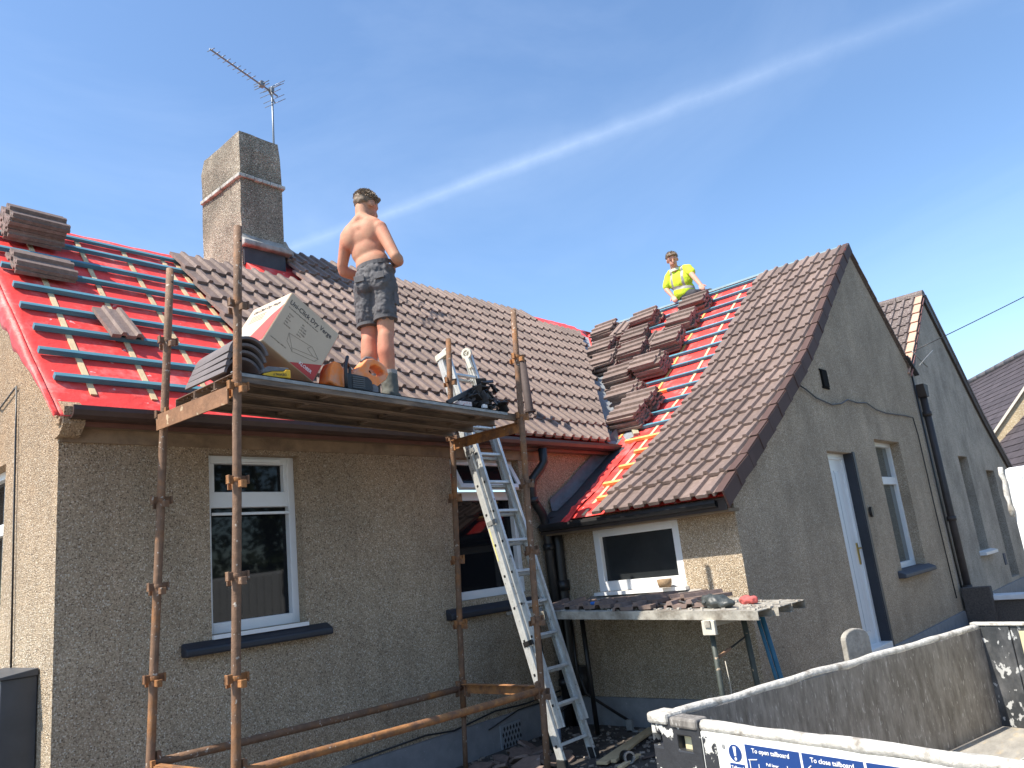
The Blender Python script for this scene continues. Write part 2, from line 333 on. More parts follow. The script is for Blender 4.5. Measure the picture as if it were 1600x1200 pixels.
def text(s, size, M, mt, name='lettering', parent=None, extr=0.0004, align='CENTER', xs=1.0, **kw):
    cu = bpy.data.curves.new('t', 'FONT'); cu.body = s; cu.size = size; cu.align_x = align; cu.align_y = 'CENTER'; cu.extrude = extr; cu.resolution_u = 3
    cu.offset = size * 0.012
    ob = bpy.data.objects.new('t', cu); COL.objects.link(ob); dg = bpy.context.evaluated_depsgraph_get()
    me = bpy.data.meshes.new_from_object(ob.evaluated_get(dg)); bpy.data.objects.remove(ob)
    me.transform(M @ Matrix.Scale(xs, 4, (1, 0, 0))); me.materials.clear(); me.materials.append(mt); me.name = name
    return obj(name, me, parent, **kw)
def nz(x, y, z=0, s=1.0): return noise.noise(Vector((x * s, y * s, z * s)))

def blob(name, prims, voxel, mt, parent=None, smooth=6, disp=None, **kw):
    """union of tapered capsules and ellipsoids as one continuous surface"""
    bm = bmesh.new()
    for p in prims:
        if p[0] == 'c':
            a, ra, b, rb = Vector(p[1]), p[2], Vector(p[3]), p[4]
            d = b - a; L = max(d.length, 1e-4); q = d.to_track_quat('Z', 'Y').to_matrix().to_4x4()
            n = 14; rings = []
            zs = [(-math.cos(t), math.sin(t)) for t in (0.02, .5, 1.0, math.pi / 2)]
            for (z, r) in zs: rings.append((z * ra, r * ra))
            for (z, r) in [(math.cos(t), math.sin(t)) for t in (math.pi / 2, 1.0, .5, .02)]: rings.append((L + z * rb, r * rb))
            vs = []
            for z, r in rings: vs.append([bm.verts.new(a + (q @ Vector((r * math.cos(2 * math.pi * j / n), r * math.sin(2 * math.pi * j / n), z)))) for j in range(n)])
            for i in range(len(vs) - 1):
                for j in range(n): bm.faces.new((vs[i][j], vs[i][(j + 1) % n], vs[i + 1][(j + 1) % n], vs[i + 1][j]))
            bm.faces.new(vs[0][::-1]); bm.faces.new(vs[-1])
        else:
            c, r = Vector(p[1]), p[2]; M = Matrix.Translation(c) @ (p[3].to_4x4() if len(p) > 3 else Matrix.Identity(4)) @ Matrix.Diagonal((*r, 1))
            bmesh.ops.create_icosphere(bm, subdivisions=3, radius=1, matrix=M)
    me = bpy.data.meshes.new(name); bm.to_mesh(me); bm.free()
    o = bpy.data.objects.new('tmp', me); COL.objects.link(o)
    r = o.modifiers.new('r', 'REMESH'); r.mode = 'VOXEL'; r.voxel_size = voxel; r.use_smooth_shade = True
    s_ = o.modifiers.new('s', 'SMOOTH'); s_.iterations = smooth; s_.factor = .5
    dg = bpy.context.evaluated_depsgraph_get(); m2 = bpy.data.meshes.new_from_object(o.evaluated_get(dg)); bpy.data.objects.remove(o)
    m2.name = name
    if disp:
        amp, sc = disp
        for v in m2.vertices:
            c = v.co; v.co = c + v.normal * amp * nz(c.x, c.y, c.z, sc)
    m2.materials.clear(); m2.materials.append(mt)
    for pl in m2.polygons: pl.use_smooth = True
    return obj(name, m2, parent, **kw)

# ------------------------------------------------------------------ profiles
_wp = [(5.97, .42), (6.18, .56), (6.53, .74), (6.75, .88), (7.06, 1.06), (7.65, 1.42), (8.42, 1.90), (8.98, 2.32), (9.71, 2.91), (10.48, 3.50), (11.03, 3.92)]
_wx = [p[0] for p in _wp]; _wz = [p[1] - .095 for p in _wp]
XR = 11.03; XC = 13.04
def ZW(x):            # wing roof deck height
    if x <= XR:
        if x < _wx[0]: return _wz[0] - (_wx[0] - x) * .66
        return float(np.interp(x, _wx, _wz))
    return _wz[-1] - (x - XR) * .80
def ZN(x):            # neighbour's wing roof deck height
    xr = 2 * XC - XR
    if x < xr: return _wz[-1] + .02 - (xr - x) * .80
    return ZW(2 * XC - x) + .02
def ZM(y): return 1.397 + .98 * (y - 5.135)
YL, YR = 7.08, 7.83
VA, VB = Vector((7.50, 4.88, 0)), Vector((11.03, 7.55, 0))
def yval(x): return VA.y + (x - VA.x) * (VB.y - VA.y) / (VB.x - VA.x)
GZ = -1.53

# ------------------------------------------------------------------ ground
def ground():
    mb = MB()
    def h(x, y):
        t = min(max((y - 1.9) / .8, 0), 1); t = t * t * (3 - 2 * t)
        return GZ - .55 * (1 - t)
    xs = [-150, -60, -25, -10, -4, 0, 2, 3, 4, 5, 6, 7, 8, 10, 14, 20, 30, 60, 150]; ys = [-150, -60, -25, -12, -6, -3, 0, 1.5, 1.9, 2.1, 2.3, 2.5, 2.7, 3, 4, 5, 9, 20, 60, 200]
    V = [(x, y, h(x, y)) for y in ys for x in xs]; n = len(xs)
    F = [(j * n + i, j * n + i + 1, (j + 1) * n + i + 1, (j + 1) * n + i) for j in range(len(ys) - 1) for i in range(n - 1)]
    mb.add(V, F); o = mb.build('ground', GROUND, kind='structure')
    dp = MB(); dp.quad((-1, 2.7, GZ + .004), (13, 2.7, GZ + .004), (13, 5.2, GZ + .004), (-1, 5.2, GZ + .004)); dp.build('path', DIRT, kind='structure')
    rd = MB(); rd.quad((-150, -9, GZ - .546), (150, -9, GZ - .546), (150, -1.5, GZ - .546), (-150, -1.5, GZ - .546)); rd.build('road', ASPH, kind='structure')
ground()

# ------------------------------------------------------------------ house shell
house = thing('house', 'harled bungalow with half stripped roof, red membrane, blue battens and new brown tiles', 'house', (4, 6, GZ))
def wall(name, P, s0, s1, zb, top, holes, mt, parent, depth=.14, breaks=(), reveal=None):
    mb = MB(); bs = sorted(set([s0, s1] + [b for b in breaks if s0 < b < s1] + [h[0] for h in holes] + [h[1] for h in holes]))
    for a, b in zip(bs[:-1], bs[1:]):
        m_ = (a + b) / 2; hs = [h for h in holes if h[0] < m_ < h[1]]
        if hs:
            z0, z1 = hs[0][2], hs[0][3]
            if z0 > zb: mb.quad(P(a, 0, zb), P(b, 0, zb), P(b, 0, z0), P(a, 0, z0))
            mb.quad(P(a, 0, z1), P(b, 0, z1), P(b, 0, top(b)), P(a, 0, top(a)))
        else: mb.quad(P(a, 0, zb), P(b, 0, zb), P(b, 0, top(b)), P(a, 0, top(a)))
    for h in holes:
        a, b, z0, z1 = h[:4]; d = h[4] if len(h) > 4 else depth
        mb.quad(P(a, 0, z0), P(a, 0, z1), P(a, d, z1), P(a, d, z0)); mb.quad(P(b, 0, z1), P(b, 0, z0), P(b, d, z0), P(b, d, z1), 1 if len(h) > 5 else 0)
        mb.quad(P(a, 0, z1), P(b, 0, z1), P(b, d, z1), P(a, d, z1)); mb.quad(P(b, 0, z0), P(a, 0, z0), P(a, d, z0), P(b, d, z0))
    return mb.build(name, mt, parent)
PF = lambda s, d, z: (s, 5 + d, z)
PL = lambda s, d, z: (1.65 + d, s, z)
PS = lambda s, d, z: (6.2 + d, s, z)
PG = lambda s, d, z: (s, 3 + d, z)
PN = lambda s, d, z: (s, 3.0 + d, z)
W1 = (2.585, 3.30, -.235, .965, .13); W2 = (4.86, 5.80, -.26, 1.0, .13)
wall('front_wall', PF, 1.65, 6.2, -2.2, lambda s: 1.24, [W1, W2], HARL, house)
def ltop(s):
    return ZM(s) - .015 if s < YL else ZM(YL) - .015 - (s - YL) * .98
WL = (5.97, 6.95, -.16, 1.03, .13)
wall('end_gable_wall', PL, 5.0, 9.3, -2.2, ltop, [WL], HARL, house, breaks=[YL])
WS = (3.56, 4.50, -.34, .235, .05)
wall('wing_side_wall', PS, 3.0, 5.0, -2.2, lambda s: .40, [WS], HARL, house)
DO = (8.66, 9.46, -1.32, .845, .16, 1); WG = (10.42, 11.52, -.577, 1.06, .17)
wall('wing_gable_wall', PG, 6.2, XC - .16, -2.2, lambda s: ZW(s) - .012, [DO, WG], [HARL2, NAVY], house, breaks=_wx + [XR])
# lower end of the gable: painted plinths
m_ = MB(); m_.box(1.64, 6.18, 4.972, 5.02, -2.1, -1.262); m_.build('plinth', PLINTH, house)
m_ = MB(); m_.box(6.172, 6.22, 2.975, 4.972, -2.1, -1.28); m_.build('plinth', PLINTH, house)
m_ = MB(); m_.box(6.22, 8.655, 2.972, 3.02, -2.1, -1.335); m_.box(9.465, XC - .17, 2.972, 3.02, -2.1, -1.335); m_.build('plinth', PLINTH, house)
# smooth band under the main eaves + ragged mortar at the left verge
m_ = MB(); m_.box(1.66, 6.19, 4.985, 5.01, 1.0, 1.235); m_.build('wallhead_band', mat('brown_stained_render', (.30, .20, .12), .9, var=.3, vscale=7, col2=(.20, .13, .08), c2scale=4, bump=.6, bscale=90), house)
def mortar_edge():
    mb = MB(); rng = random.Random(3)
    for k in range(26):
        y = 4.90 + rng.random() * .40; z = ZM(y) - .05 - rng.random() * .05
        s = .014 + rng.random() * .020
        M = Matrix.Translation((1.645 + rng.uniform(-.02, .03), y, z)) @ Matrix.Rotation(rng.random() * 3, 4, Vector((rng.random(), rng.random(), 1)))
        mb.box(-s, s, -s, s, -s * .7, s * .7, 0, M)
    mb.build('verge_mortar', HARL, house, bevel=.009)
    mb = MB(); pts = [(4.87, 1.09), (4.86, 1.19), (4.93, 1.22), (5.02, 1.27), (5.02, 1.02), (4.94, 1.03)]
    mb.prism([(1.63, y, z) for y, z in pts], (.12, 0, 0)); mb.build('eaves_corbel', HARL, house)
mortar_edge()

def framed(parent, P, h, name='window', bars=(), fw=.055, d0=.0, d1=.05, panes=None, glass=GLASS, mt=UPVC, extra=None, **kw):
    """white frame set in opening h at depth h[4]: bars = list of (s0,s1,z0,z1)"""
    a, b, z0, z1, dep = h[:5]
    mb = MB()
    def bx(s0, s1, q0, q1, e0, e1, mi=0):
        c = [P(s, d, z) for s in (s0, s1) for d in (e0, e1) for z in (q0, q1)]
        xs = [p[0] for p in c]; ys = [p[1] for p in c]; zs = [p[2] for p in c]
        mb.box(min(xs), max(xs), min(ys), max(ys), min(zs), max(zs), mi)
    e0, e1 = dep - .045, dep + .03
    bx(a, a + fw, z0, z1, e0, e1); bx(b - fw, b, z0, z1, e0, e1); bx(a + fw, b - fw, z1 - fw, z1, e0, e1); bx(a + fw, b - fw, z0, z0 + fw * 1.3, e0, e1)
    for (s0, s1, q0, q1) in bars: bx(s0, s1, q0, q1, e0 + .004, e1)
    if extra: extra(bx, e0, e1)
    w = mb.build(name, mt, parent, bevel=.004, **kw)
    for (s0, s1, q0, q1) in (panes or [(a + fw, b - fw, z0 + fw, z1 - fw)]):
        mb = MB(); d = dep + .004
        c = [P(s, e, z) for s in (s0, s1) for e in (d, d + .02) for z in (q0, q1)]
        xs = [p[0] for p in c]; ys = [p[1] for p in c]; zs = [p[2] for p in c]
        mb.box(min(xs), max(xs), min(ys), max(ys), min(zs), max(zs)); mb.build('pane', glass, w)
    return w
def sill(w, P, s0, s1, z0, z1, out=.075, dep=.1, mt=NAVY):
    mb = MB(); poly = [P(s0, -out, z0), P(s0, -out, z0 + (z1 - z0) * .55), P(s0, -.01, z1), P(s0, dep, z1 + .01), P(s0, dep, z0)]
    d = Vector(P(s1, 0, 0)) - Vector(P(s0, 0, 0)); mb.prism(poly, d); mb.build('sill', mt, w, bevel=.012, recalc=True)
# front window one: small top light over a big pane
a, b, z0, z1, _ = W1
def ex1(bx, e0, e1):
    bx(a + .055, b - .055, .545, .565, e0 - .012, e0); bx(a + .25, b - .12, z1 - .045, z1 - .018, e0 - .022, e0 - .002)
w = framed(house, PF, W1, bars=[(a + .055, b - .055, .60, .71), (a + .055, a + .085, .71, z1 - .055), (b - .085, b - .055, .71, z1 - .055)], panes=[(a + .055, b - .055, z0 + .07, .60), (a + .05, b - .05, .705, z1 - .05)], extra=ex1)
sill(w, PF, 2.38, 3.475, -.345, -.262)
m_ = MB(); m_.box(a, b, 4.97, 5.09, -.262, -.236); m_.build('sub_sill', UPVC, w)
# front window two, behind the ladder: top light hung open
a2, b2, z02, z12, _ = W2
w = framed(house, PF, W2, bars=[(a2 + .055, b2 - .055, .62, .70)], panes=[(a2 + .055, b2 - .055, z02 + .07, .62)], label='window with its top light hung open')
m_ = MB(); q = Matrix.Translation((0, 5.085, .965)) @ Matrix.Rotation(R(-27), 4, 'X')
for bxs in ((a2 + .05, b2 - .05, -.03, 0), (a2 + .05, b2 - .05, -.29, -.245)): m_.box(bxs[0], bxs[1], -.03, .015, bxs[2], bxs[3], 0, q)
for s0 in (a2 + .05, b2 - .1): m_.box(s0, s0 + .05, -.03, .015, -.245, -.03, 0, q)
m_.build('open_top_light', UPVC, w, bevel=.004)
m_ = MB(); m_.box(a2 + .1, b2 - .1, -.012, 0, -.245, -.03, 0, q); m_.build('pane', GLASS, w)
sill(w, PF, 4.66, 5.94, -.40, -.31)
# end gable window
a, b, z0, z1, _ = WL
framed(house, PL, WL, bars=[(a + .055, b - .055, .58, .66)], panes=[(a + .055, b - .055, z0 + .07, .58), (a + .055, b - .055, .66, z1 - .055)])
# wing side window
a, b, z0, z1, _ = WS
w = framed(house, PS, WS, fw=.07, panes=[(a + .07, b - .07, z0 + .09, z1 - .07)], glass=FROST)
m_ = MB(); m_.box(6.13, 6.24, 3.54, 4.52, -.372, -.342); m_.build('sub_sill', UPVC, w)
sill(w, PS, 3.42, 4.62, -.45, -.374, out=.10, mt=CONC)
# gable window
a, b, z0, z1, _ = WG
w = framed(house, PG, WG, bars=[(a + .055, b - .055, .50, .60)], panes=[(a + .055, b - .055, z0 + .07, .50), (a + .055, b - .055, .60, z1 - .055)], glass=mat('grey_window_glass', (.10, .11, .10), .06, spec=.6))
sill(w, PG, 10.23, 11.64, -.665, -.578, out=.09, mt=mat('slate_blue_sill', (.05, .055, .07), .6, var=.3, vscale=12))
# front door, white with long grooves
a, b, z0, z1 = DO[:4]
m_ = MB(); e = 3.10
m_.box(a, a + .06, e, e + .06, z0, z1); m_.box(b - .075, b, e, e + .06, z0, z1); m_.box(a + .06, b - .075, e, e + .06, z1 - .07, z1)
m_.box(a, b, 2.98, 3.16, z0 - .03, z0 + .05)
d_ = m_.build('door_frame', UPVC, house, bevel=.004)
m_ = MB(); m_.box(a + .06, b - .075, e + .02, e + .055, z0 + .05, z1 - .07)
d_ = m_.build('door', UPVC, house)
m_ = MB()
for k in range(4): m_.box(a + .14 + k * .14, a + .146 + k * .14, e + .012, e + .021, z0 + .18, z1 - .2)
for k in range(3): m_.box(a + .15 + k * .14, a + .27 + k * .14, e + .008, e + .02, z0 + .2, z1 - .22)
m_.build('door_panel', mat('white_door_moulding', (.66, .68, .70), .4), d_)
m_ = MB(); m_.box(b - .125, b - .10, e + .005, e + .02, -.42, -.18); m_.tube([(b - .11, e - .03, -.24), (b - .22, e - .03, -.24)], .009); m_.tube([(b - .11, e + .01, -.24), (b - .11, e - .03, -.24)], .009)
m_.build('handle', BRASS, d_)
m_ = MB(); m_.box(b + .002, b + .07, 2.985, 3.10, z0 - .02, z1 + .01); m_.build('black_jamb', NAVY, house)
m_ = MB(); m_.prism([(9.655 + .035 * math.cos(t), 2.96, .15 + .06 * math.sin(t)) for t in np.linspace(0, 2 * math.pi, 13)[:-1]], (0, .03, 0)); m_.build('doorbell', BLACKP, house)
m_ = MB(); m_.box(8.95, 9.12, 2.975, 3.0, 1.60, 1.79); m_.box(8.93, 9.14, 2.985, 3.01, 1.58, 1.598); m_.box(8.93, 9.14, 2.985, 3.01, 1.792, 1.81); m_.build('wall_vent', mat('matt_black_vent', (.012, .011, .010), .9, spec=.1), house)
m_ = MB(); m_.tube([(8.12, 2.975, 1.54), (8.35, 2.975, 1.50), (8.6, 2.975, 1.43), (9.06, 2.975, 1.39), (9.4, 2.975, 1.43), (9.65, 2.975, 1.50), (10.0, 2.975, 1.49), (10.37, 2.975, 1.52), (10.7, 2.975, 1.46), (11.12, 2.975, 1.44), (12.0, 2.975, 1.47), (12.43, 2.975, 1.47), (12.50, 2.975, 1.2), (12.50, 2.975, .1), (12.55, 2.975, -1.13)], .009, 6); m_.build('cable', BLACKP, house)
m_ = MB(); m_.tube([(1.635, 6.5, 1.60), (1.635, 6.1, 1.44), (1.635, 5.76, 1.52), (1.635, 5.74, 1.2), (1.635, 5.71, .6), (1.635, 5.66, -.28)], .006, 6); m_.build('cable', BLACKP, house)
m_ = MB(); m_.tube([(3.6, 4.965, -1.24), (4.3, 4.965, -1.22), (4.6, 4.96, -1.25), (5.1, 4.96, -1.20), (5.5, 4.965, -1.22), (6.0, 4.965, -1.2)], .008, 6); m_.tube([(5.0, 4.96, -1.33), (5.4, 4.965, -1.25), (6.0, 4.965, -1.25)], .006, 6); m_.build('cable', BLACKP, house)
# plinth air vent with diamond holes
m_ = MB(); m_.box(5.14, 5.40, 4.958, 4.972, -1.52, -1.33, 0)
m_.build('air_vent', mat('pale_vent', (.25, .27, .29), .6), house)
m_ = MB()
for i in range(6):
    for j in range(4):
        x, z = 5.165 + i * .04 + (j % 2) * .02, -1.50 + j * .045
        m_.prism([(x - .011, 4.954, z), (x, 4.954, z - .02), (x + .011, 4.954, z), (x, 4.954, z + .02)], (0, .006, 0))
m_.build('vent_hole', BLACKP, house, kind='stuff')
# dark sheets stand in for the unlit room; rear wall closes the volume
m_ = MB(); m_.quad((1.66, 5.01, 1.085), (6.19, 5.01, 1.085), (6.19, 9.29, 1.085), (1.66, 9.29, 1.085)); m_.quad((1.66, 7.0, 1.08), (6.19, 7.0, 1.08), (6.19, 7.0, -2), (1.66, 7.0, -2)); m_.build('room_interior', mat('unlit_room_backing', (.12, .11, .10), .9), house)
m_ = MB(); m_.quad((1.65, 9.3, -2.2), (13, 9.3, -2.2), (13, 9.3, 1.2), (1.65, 9.3, 1.2)); m_.build('rear_wall', HARL, house)

# ------------------------------------------------------------------ roof decks (red membrane)
def membrane_main():
    mb = MB(); nx, ny = 90, 34
    def grid(x0f, x1f, ya, yb, nx, ny):
        V = []; F = []
        for j in range(ny + 1):
            y = ya + (yb - ya) * j / ny; x0, x1 = x0f(y), x1f(y)
            for i in range(nx + 1):
                x = x0 + (x1 - x0) * i / nx
                V.append((x, y, ZM(y) + .008 * nz(x, y, 3, 3.5) + .005 * nz(x * .5, y * 3, 8, 5) + (.010 * max(0, nz(x * 1.3, y * 5, 2, 2.4)) if x > 1.7 else 0)))
        for j in range(ny):
            for i in range(nx): F.append((j * (nx + 1) + i, j * (nx + 1) + i + 1, (j + 1) * (nx + 1) + i + 1, (j + 1) * (nx + 1) + i))
        mb.add(V, F, 0, True)
    def xv(y): return VA.x + (y - VA.y) * (VB.x - VA.x) / (VB.y - VA.y) - .02
    grid(lambda y: 1.60, lambda y: min(xv(y), 4.3), 4.86, YL, 46, 60)
    grid(lambda y: 4.3, lambda y: max(xv(y), 4.31), 4.86, YL, 30, 30)
    grid(lambda y: 4.3, lambda y: xv(y), YL, YR, 30, 8)
    # drape over the left verge
    V = []; F = []; ys = np.linspace(4.86, YL, 60)
    hk = [4.8, 5.0, 5.2, 5.4, 5.6, 5.85, 6.0, 6.15, 6.3, 6.6, 7.1]; hv = [.01, .01, .04, .08, .13, .17, .15, .11, .08, .07, .07]
    for k, y in enumerate(ys):
        h = float(np.interp(y, hk, hv)) * (1 + .35 * nz(y, 1, 0, 7)) + .01
        for t in (0, .12, .4, .7, 1.0):
            V.append((1.605 - .035 * min(t * 2.5, 1) + t * .015 * nz(y, t, 5, 6), y - .02 * t, ZM(y) + .008 * nz(1.6, y, 3, 3.5) + .005 * nz(.8, y * 3, 8, 5) + .001 - h * t ** 1.4))
    for k in range(59):
        for t in range(4): F.append((k * 5 + t, k * 5 + t + 1, k * 5 + 5 + t + 1, k * 5 + 5 + t))
    mb.add(V, F, 0, True)
    o = mb.build('roof_membrane', MEMB, house)
    s_ = o.modifiers.new('s', 'SOLIDIFY'); s_.thickness = .003
    # ridge fold
    mb = MB(); V = []; F = []
    for k in range(40):
        x = 1.6 + (4.3 - 1.6) * k / 39; d = .012 * nz(x, 1, 0, 5)
        V += [(x, YL - .05, ZM(YL - .05) + .012), (x, YL, ZM(YL) + .035 + d), (x, YL + .08, ZM(YL) - .03), (x, YL + .25, ZM(YL) - .22)]
    for k in range(39):
        for t in range(3): F.append((k * 4 + t, k * 4 + 4 + t, k * 4 + 5 + t, k * 4 + 1 + t))
    mb.add(V, F, 0, True); mb.build('ridge_membrane', MEMB, house)
    # faint printed lettering runs as pale blotches are left to the material; rear slopes
    mb = MB(); mb.quad((1.6, YL, ZM(YL) - .01), (4.3, YL, ZM(YL) - .01), (4.3, 9.4, ZM(YL) - 2.28), (1.6, 9.4, ZM(YL) - 2.28))
    mb.quad((4.3, YR, ZM(YR) + .0), (XC, YR, ZM(YR)), (XC, 10.4, ZM(YR) - 2.5), (4.3, 10.4, ZM(YR) - 2.5))
    mb.quad((4.3, YL, ZM(YL)), (4.3, YR, ZM(YR)), (4.3, 10.4, ZM(YR) - 2.5), (4.3, 10.4, 0)); mb.build('rear_roof', MEMB, house)
membrane_main()
def yend(x):       # how far back the wing deck runs
    return 4.62 + .04 * nz(x, 0, 0, 4) if x < 7.35 else max(yval(x) - .0, 4.9)
def membrane_wing():
    mb = MB(); V = []; F = []; xs = list(np.linspace(6.03, XR, 74)); n = 26
    for x in xs:
        for j in range(n + 1):
            y = 2.98 + (yend(x) - 2.98) * j / n
            V.append((x, y, ZW(x) + .006 * nz(x, y, 4, 4) + .004 * nz(x * 3, y, 1, 5)))
    for i in range(len(xs) - 1):
        for j in range(n): F.append((i * (n + 1) + j, (i + 1) * (n + 1) + j, (i + 1) * (n + 1) + j + 1, i * (n + 1) + j + 1))
    mb.add(V, [f[::-1] for f in F], 0, True); o = mb.build('roof_membrane', MEMB, house)
    s_ = o.modifiers.new('s', 'SOLIDIFY'); s_.thickness = .003
    # crumpled loose edge lapped down on the flashing
    mb = MB(); V = []; F = []; k = 0; m = 44
    for k in range(m):
        x = 5.93 + (7.5 - 5.93) * k / (m - 1); y0 = 4.60
        for t in range(7):
            y = y0 + (.13 + .09 * nz(x, 3, 0, 3.1)) * t / 6
            V.append((x, y, ZW(x) + .016 + .022 * nz(x, y, 2, 13) + .01 * math.sin(t)))
    for k in range(m - 1):
        for t in range(6): F.append((k * 7 + t, k * 7 + t + 1, k * 7 + 8 + t, k * 7 + 7 + t))
    mb.add(V, F, 0, True); mb.build('crumpled_membrane_edge', MEMB, house)
    # dark sheet between the membrane and the main wall
    mb = MB(); V = []; F = []; xs = np.linspace(5.97, 7.6, 22)
    for x in xs:
        for j in range(6):
            y = 4.60 + .42 * j / 5; V.append((x, y, ZW(x) - .004 + .004 * nz(x, y, 0, 8)))
    for i in range(21):
        for j in range(5): F.append((i * 6 + j, i * 6 + j + 1, i * 6 + 7 + j, i * 6 + 6 + j))
    mb.add(V, F, 0, True); mb.build('dark_flashing', DLEAD, house)
    mb = MB(); V = []; F = []
    for x in np.linspace(6.2, 7.6, 16):
        V += [(x, 4.975, ZW(x) + .13), (x, 4.965, ZW(x) + .01), (x, 4.90, ZW(x) + .004)]
    for i in range(15): F += [(i * 3, i * 3 + 1, i * 3 + 4, i * 3 + 3), (i * 3 + 1, i * 3 + 2, i * 3 + 5, i * 3 + 4)]
    mb.add(V, F, 0, True); mb.build('lead_upstand', mat('dull_dark_lead', (.12, .12, .13), .65, var=.3, vscale=12, bump=.3, bscale=18), house)
    mb = MB(); mb.quad((6.2, 5.0, .2), (7.75, 5.0, .2), (7.75, 5.0, 1.3), (6.2, 5.0, 1.3)); mb.build('front_wall', HARL, house)
    # right slope
    mb = MB(); mb.quad((XR, 2.97, ZW(XR)), (XC, 2.97, ZW(XC)), (XC, 8, ZW(XC)), (XR, 8, ZW(XR))); mb.build('wing_rear_slope', TILE_OLD, house)
    # courses of the right slope seen edge-on along its verge
    mb = MB()
    for k in range(7):
        x0 = XR + .02 + k * .27; x1 = x0 + .30
        mb.prism([(x0, 2.96, ZW(x0) + .03), (x1, 2.96, ZW(x1) + .055), (x1, 2.96, ZW(x1) + .085), (x0, 2.96, ZW(x0) + .06)], (0, 3.5, 0))
    mb.build('rear_tile_course', TILE, house)
membrane_wing()

# valley gutter
def valley():
    mb = MB(); V = []; F = []; n = 26; off = [-.17, -.12, -.01, .10, .15]; d = (VB - VA).normalized(); p_ = Vector((d.y, -d.x, 0))
    for k in range(n):
        c = VA + (VB - VA) * ((k - .5) / (n - 1)); z = (ZM(c.y) + ZW(c.x)) / 2
        for i, o_ in enumerate(off):
            q = c + p_ * o_; V.append((q.x, q.y, max(ZM(q.y) if o_ < 0 else ZW(q.x), z - .01) + .022 + .004 * nz(q.x, q.y, 0, 9)))
    for k in range(n - 1):
        for i in range(4): F.append((k * 5 + i, k * 5 + i + 1, k * 5 + i + 6, k * 5 + i + 5))
    mb.add(V, F, 0, True); mb.build('valley_gutter', LEAD, house)
    mb = MB(); 
    for k in range(n - 1):
        c0 = VA + (VB - VA) * ((k - .5) / (n - 1)); c1 = VA + (VB - VA) * ((k + .5) / (n - 1)); a = c0 + p_ * .185; b = c1 + p_ * .185
        mb.bar((a.x, a.y, ZW(a.x) + .03), (b.x, b.y, ZW(b.x) + .03), .06 + .02 * random.random(), .03, mi=0)
    mb.build('valley_mortar_bed', MORT, house)
valley()

# ------------------------------------------------------------------ roof tile
COV = .31; TL = .42; TH = .029
def tile_mesh(name, cov=COV, roll=.028, flat=.096, mt=TILE):
    pr = []
    half = cov / 2
    for k in range(2):
        o = k * half
        pr += [(o + .0, 0), (o + flat, 0), (o + flat + .010, roll), (o + half - .014, roll), (o + half - .003, 0)]
    pr.append((cov + .012, 0))
    mb = MB(); V = []; n = len(pr)
    for v in (0, TL):
        for (u, h) in pr: V.append((u, v, h + TH))
        for (u, h) in pr: V.append((u, v, h))
    F = []
    for i in range(n - 1):
        F.append((i, i + 1, 2 * n + i + 1, 2 * n + i)); F.append((n + i, 3 * n + i, 3 * n + i + 1, n + i + 1))
        F.append((i, n + i, n + i + 1, i + 1)); F.append((2 * n + i, 2 * n + i + 1, 3 * n + i + 1, 3 * n + i))
    F.append((0, 2 * n, 3 * n, n)); F.append((n - 1, 2 * n - 1, 4 * n - 1, 3 * n - 1))
    mb.add(V, F); me = mb.mesh(name, mt)
    bm = bmesh.new(); bm.from_mesh(me); bmesh.ops.recalc_face_normals(bm, faces=bm.faces); bm.to_mesh(me); bm.free(); return me
TM = tile_mesh('roof_tile'); TM_OLD = tile_mesh('roof_tile_old', cov=.30, roll=.032, flat=.085, mt=TILE_OLD)
def px(p):
    p = Vector(p); d = p.dot(CZ); return 800 + 1209 * p.dot(CX) / d, 600 + 1209 * p.dot(CY) / d
TILES = []     # (matrix, mesh, area in the picture)
def tile_at(tail, head, udir, me=TM, jit=.003):
    v = (head - tail).normalized(); u = udir.normalized(); n = u.cross(v).normalized()
    M = frame(tail, u, v, n) @ Matrix.Translation((random.uniform(-jit, jit) * .3, random.uniform(-jit, jit), random.uniform(0, jit * .6))) @ Matrix.Rotation(random.uniform(-1, 1) * jit * 1.6, 4, 'Z') @ Matrix.Rotation(random.uniform(-1, 1) * jit * 1.5, 4, 'X')
    return M
def cut(me, M, co, no):
    bm = bmesh.new(); bm.from_mesh(me); Mi = M.inverted(); lc = Mi @ Vector(co); ln = (Mi.to_3x3() @ Vector(no)).normalized()
    bmesh.ops.bisect_plane(bm, geom=bm.verts[:] + bm.edges[:] + bm.faces[:], plane_co=lc, plane_no=ln, clear_outer=True)
    if len(bm.faces) == 0: bm.free(); return None
    try: bmesh.ops.holes_fill(bm, edges=[e for e in bm.edges if e.is_boundary], sides=60)
    except Exception: pass
    m2 = bpy.data.meshes.new(me.name); bm.to_mesh(m2); bm.free(); m2.materials.append(me.materials[0]); return m2
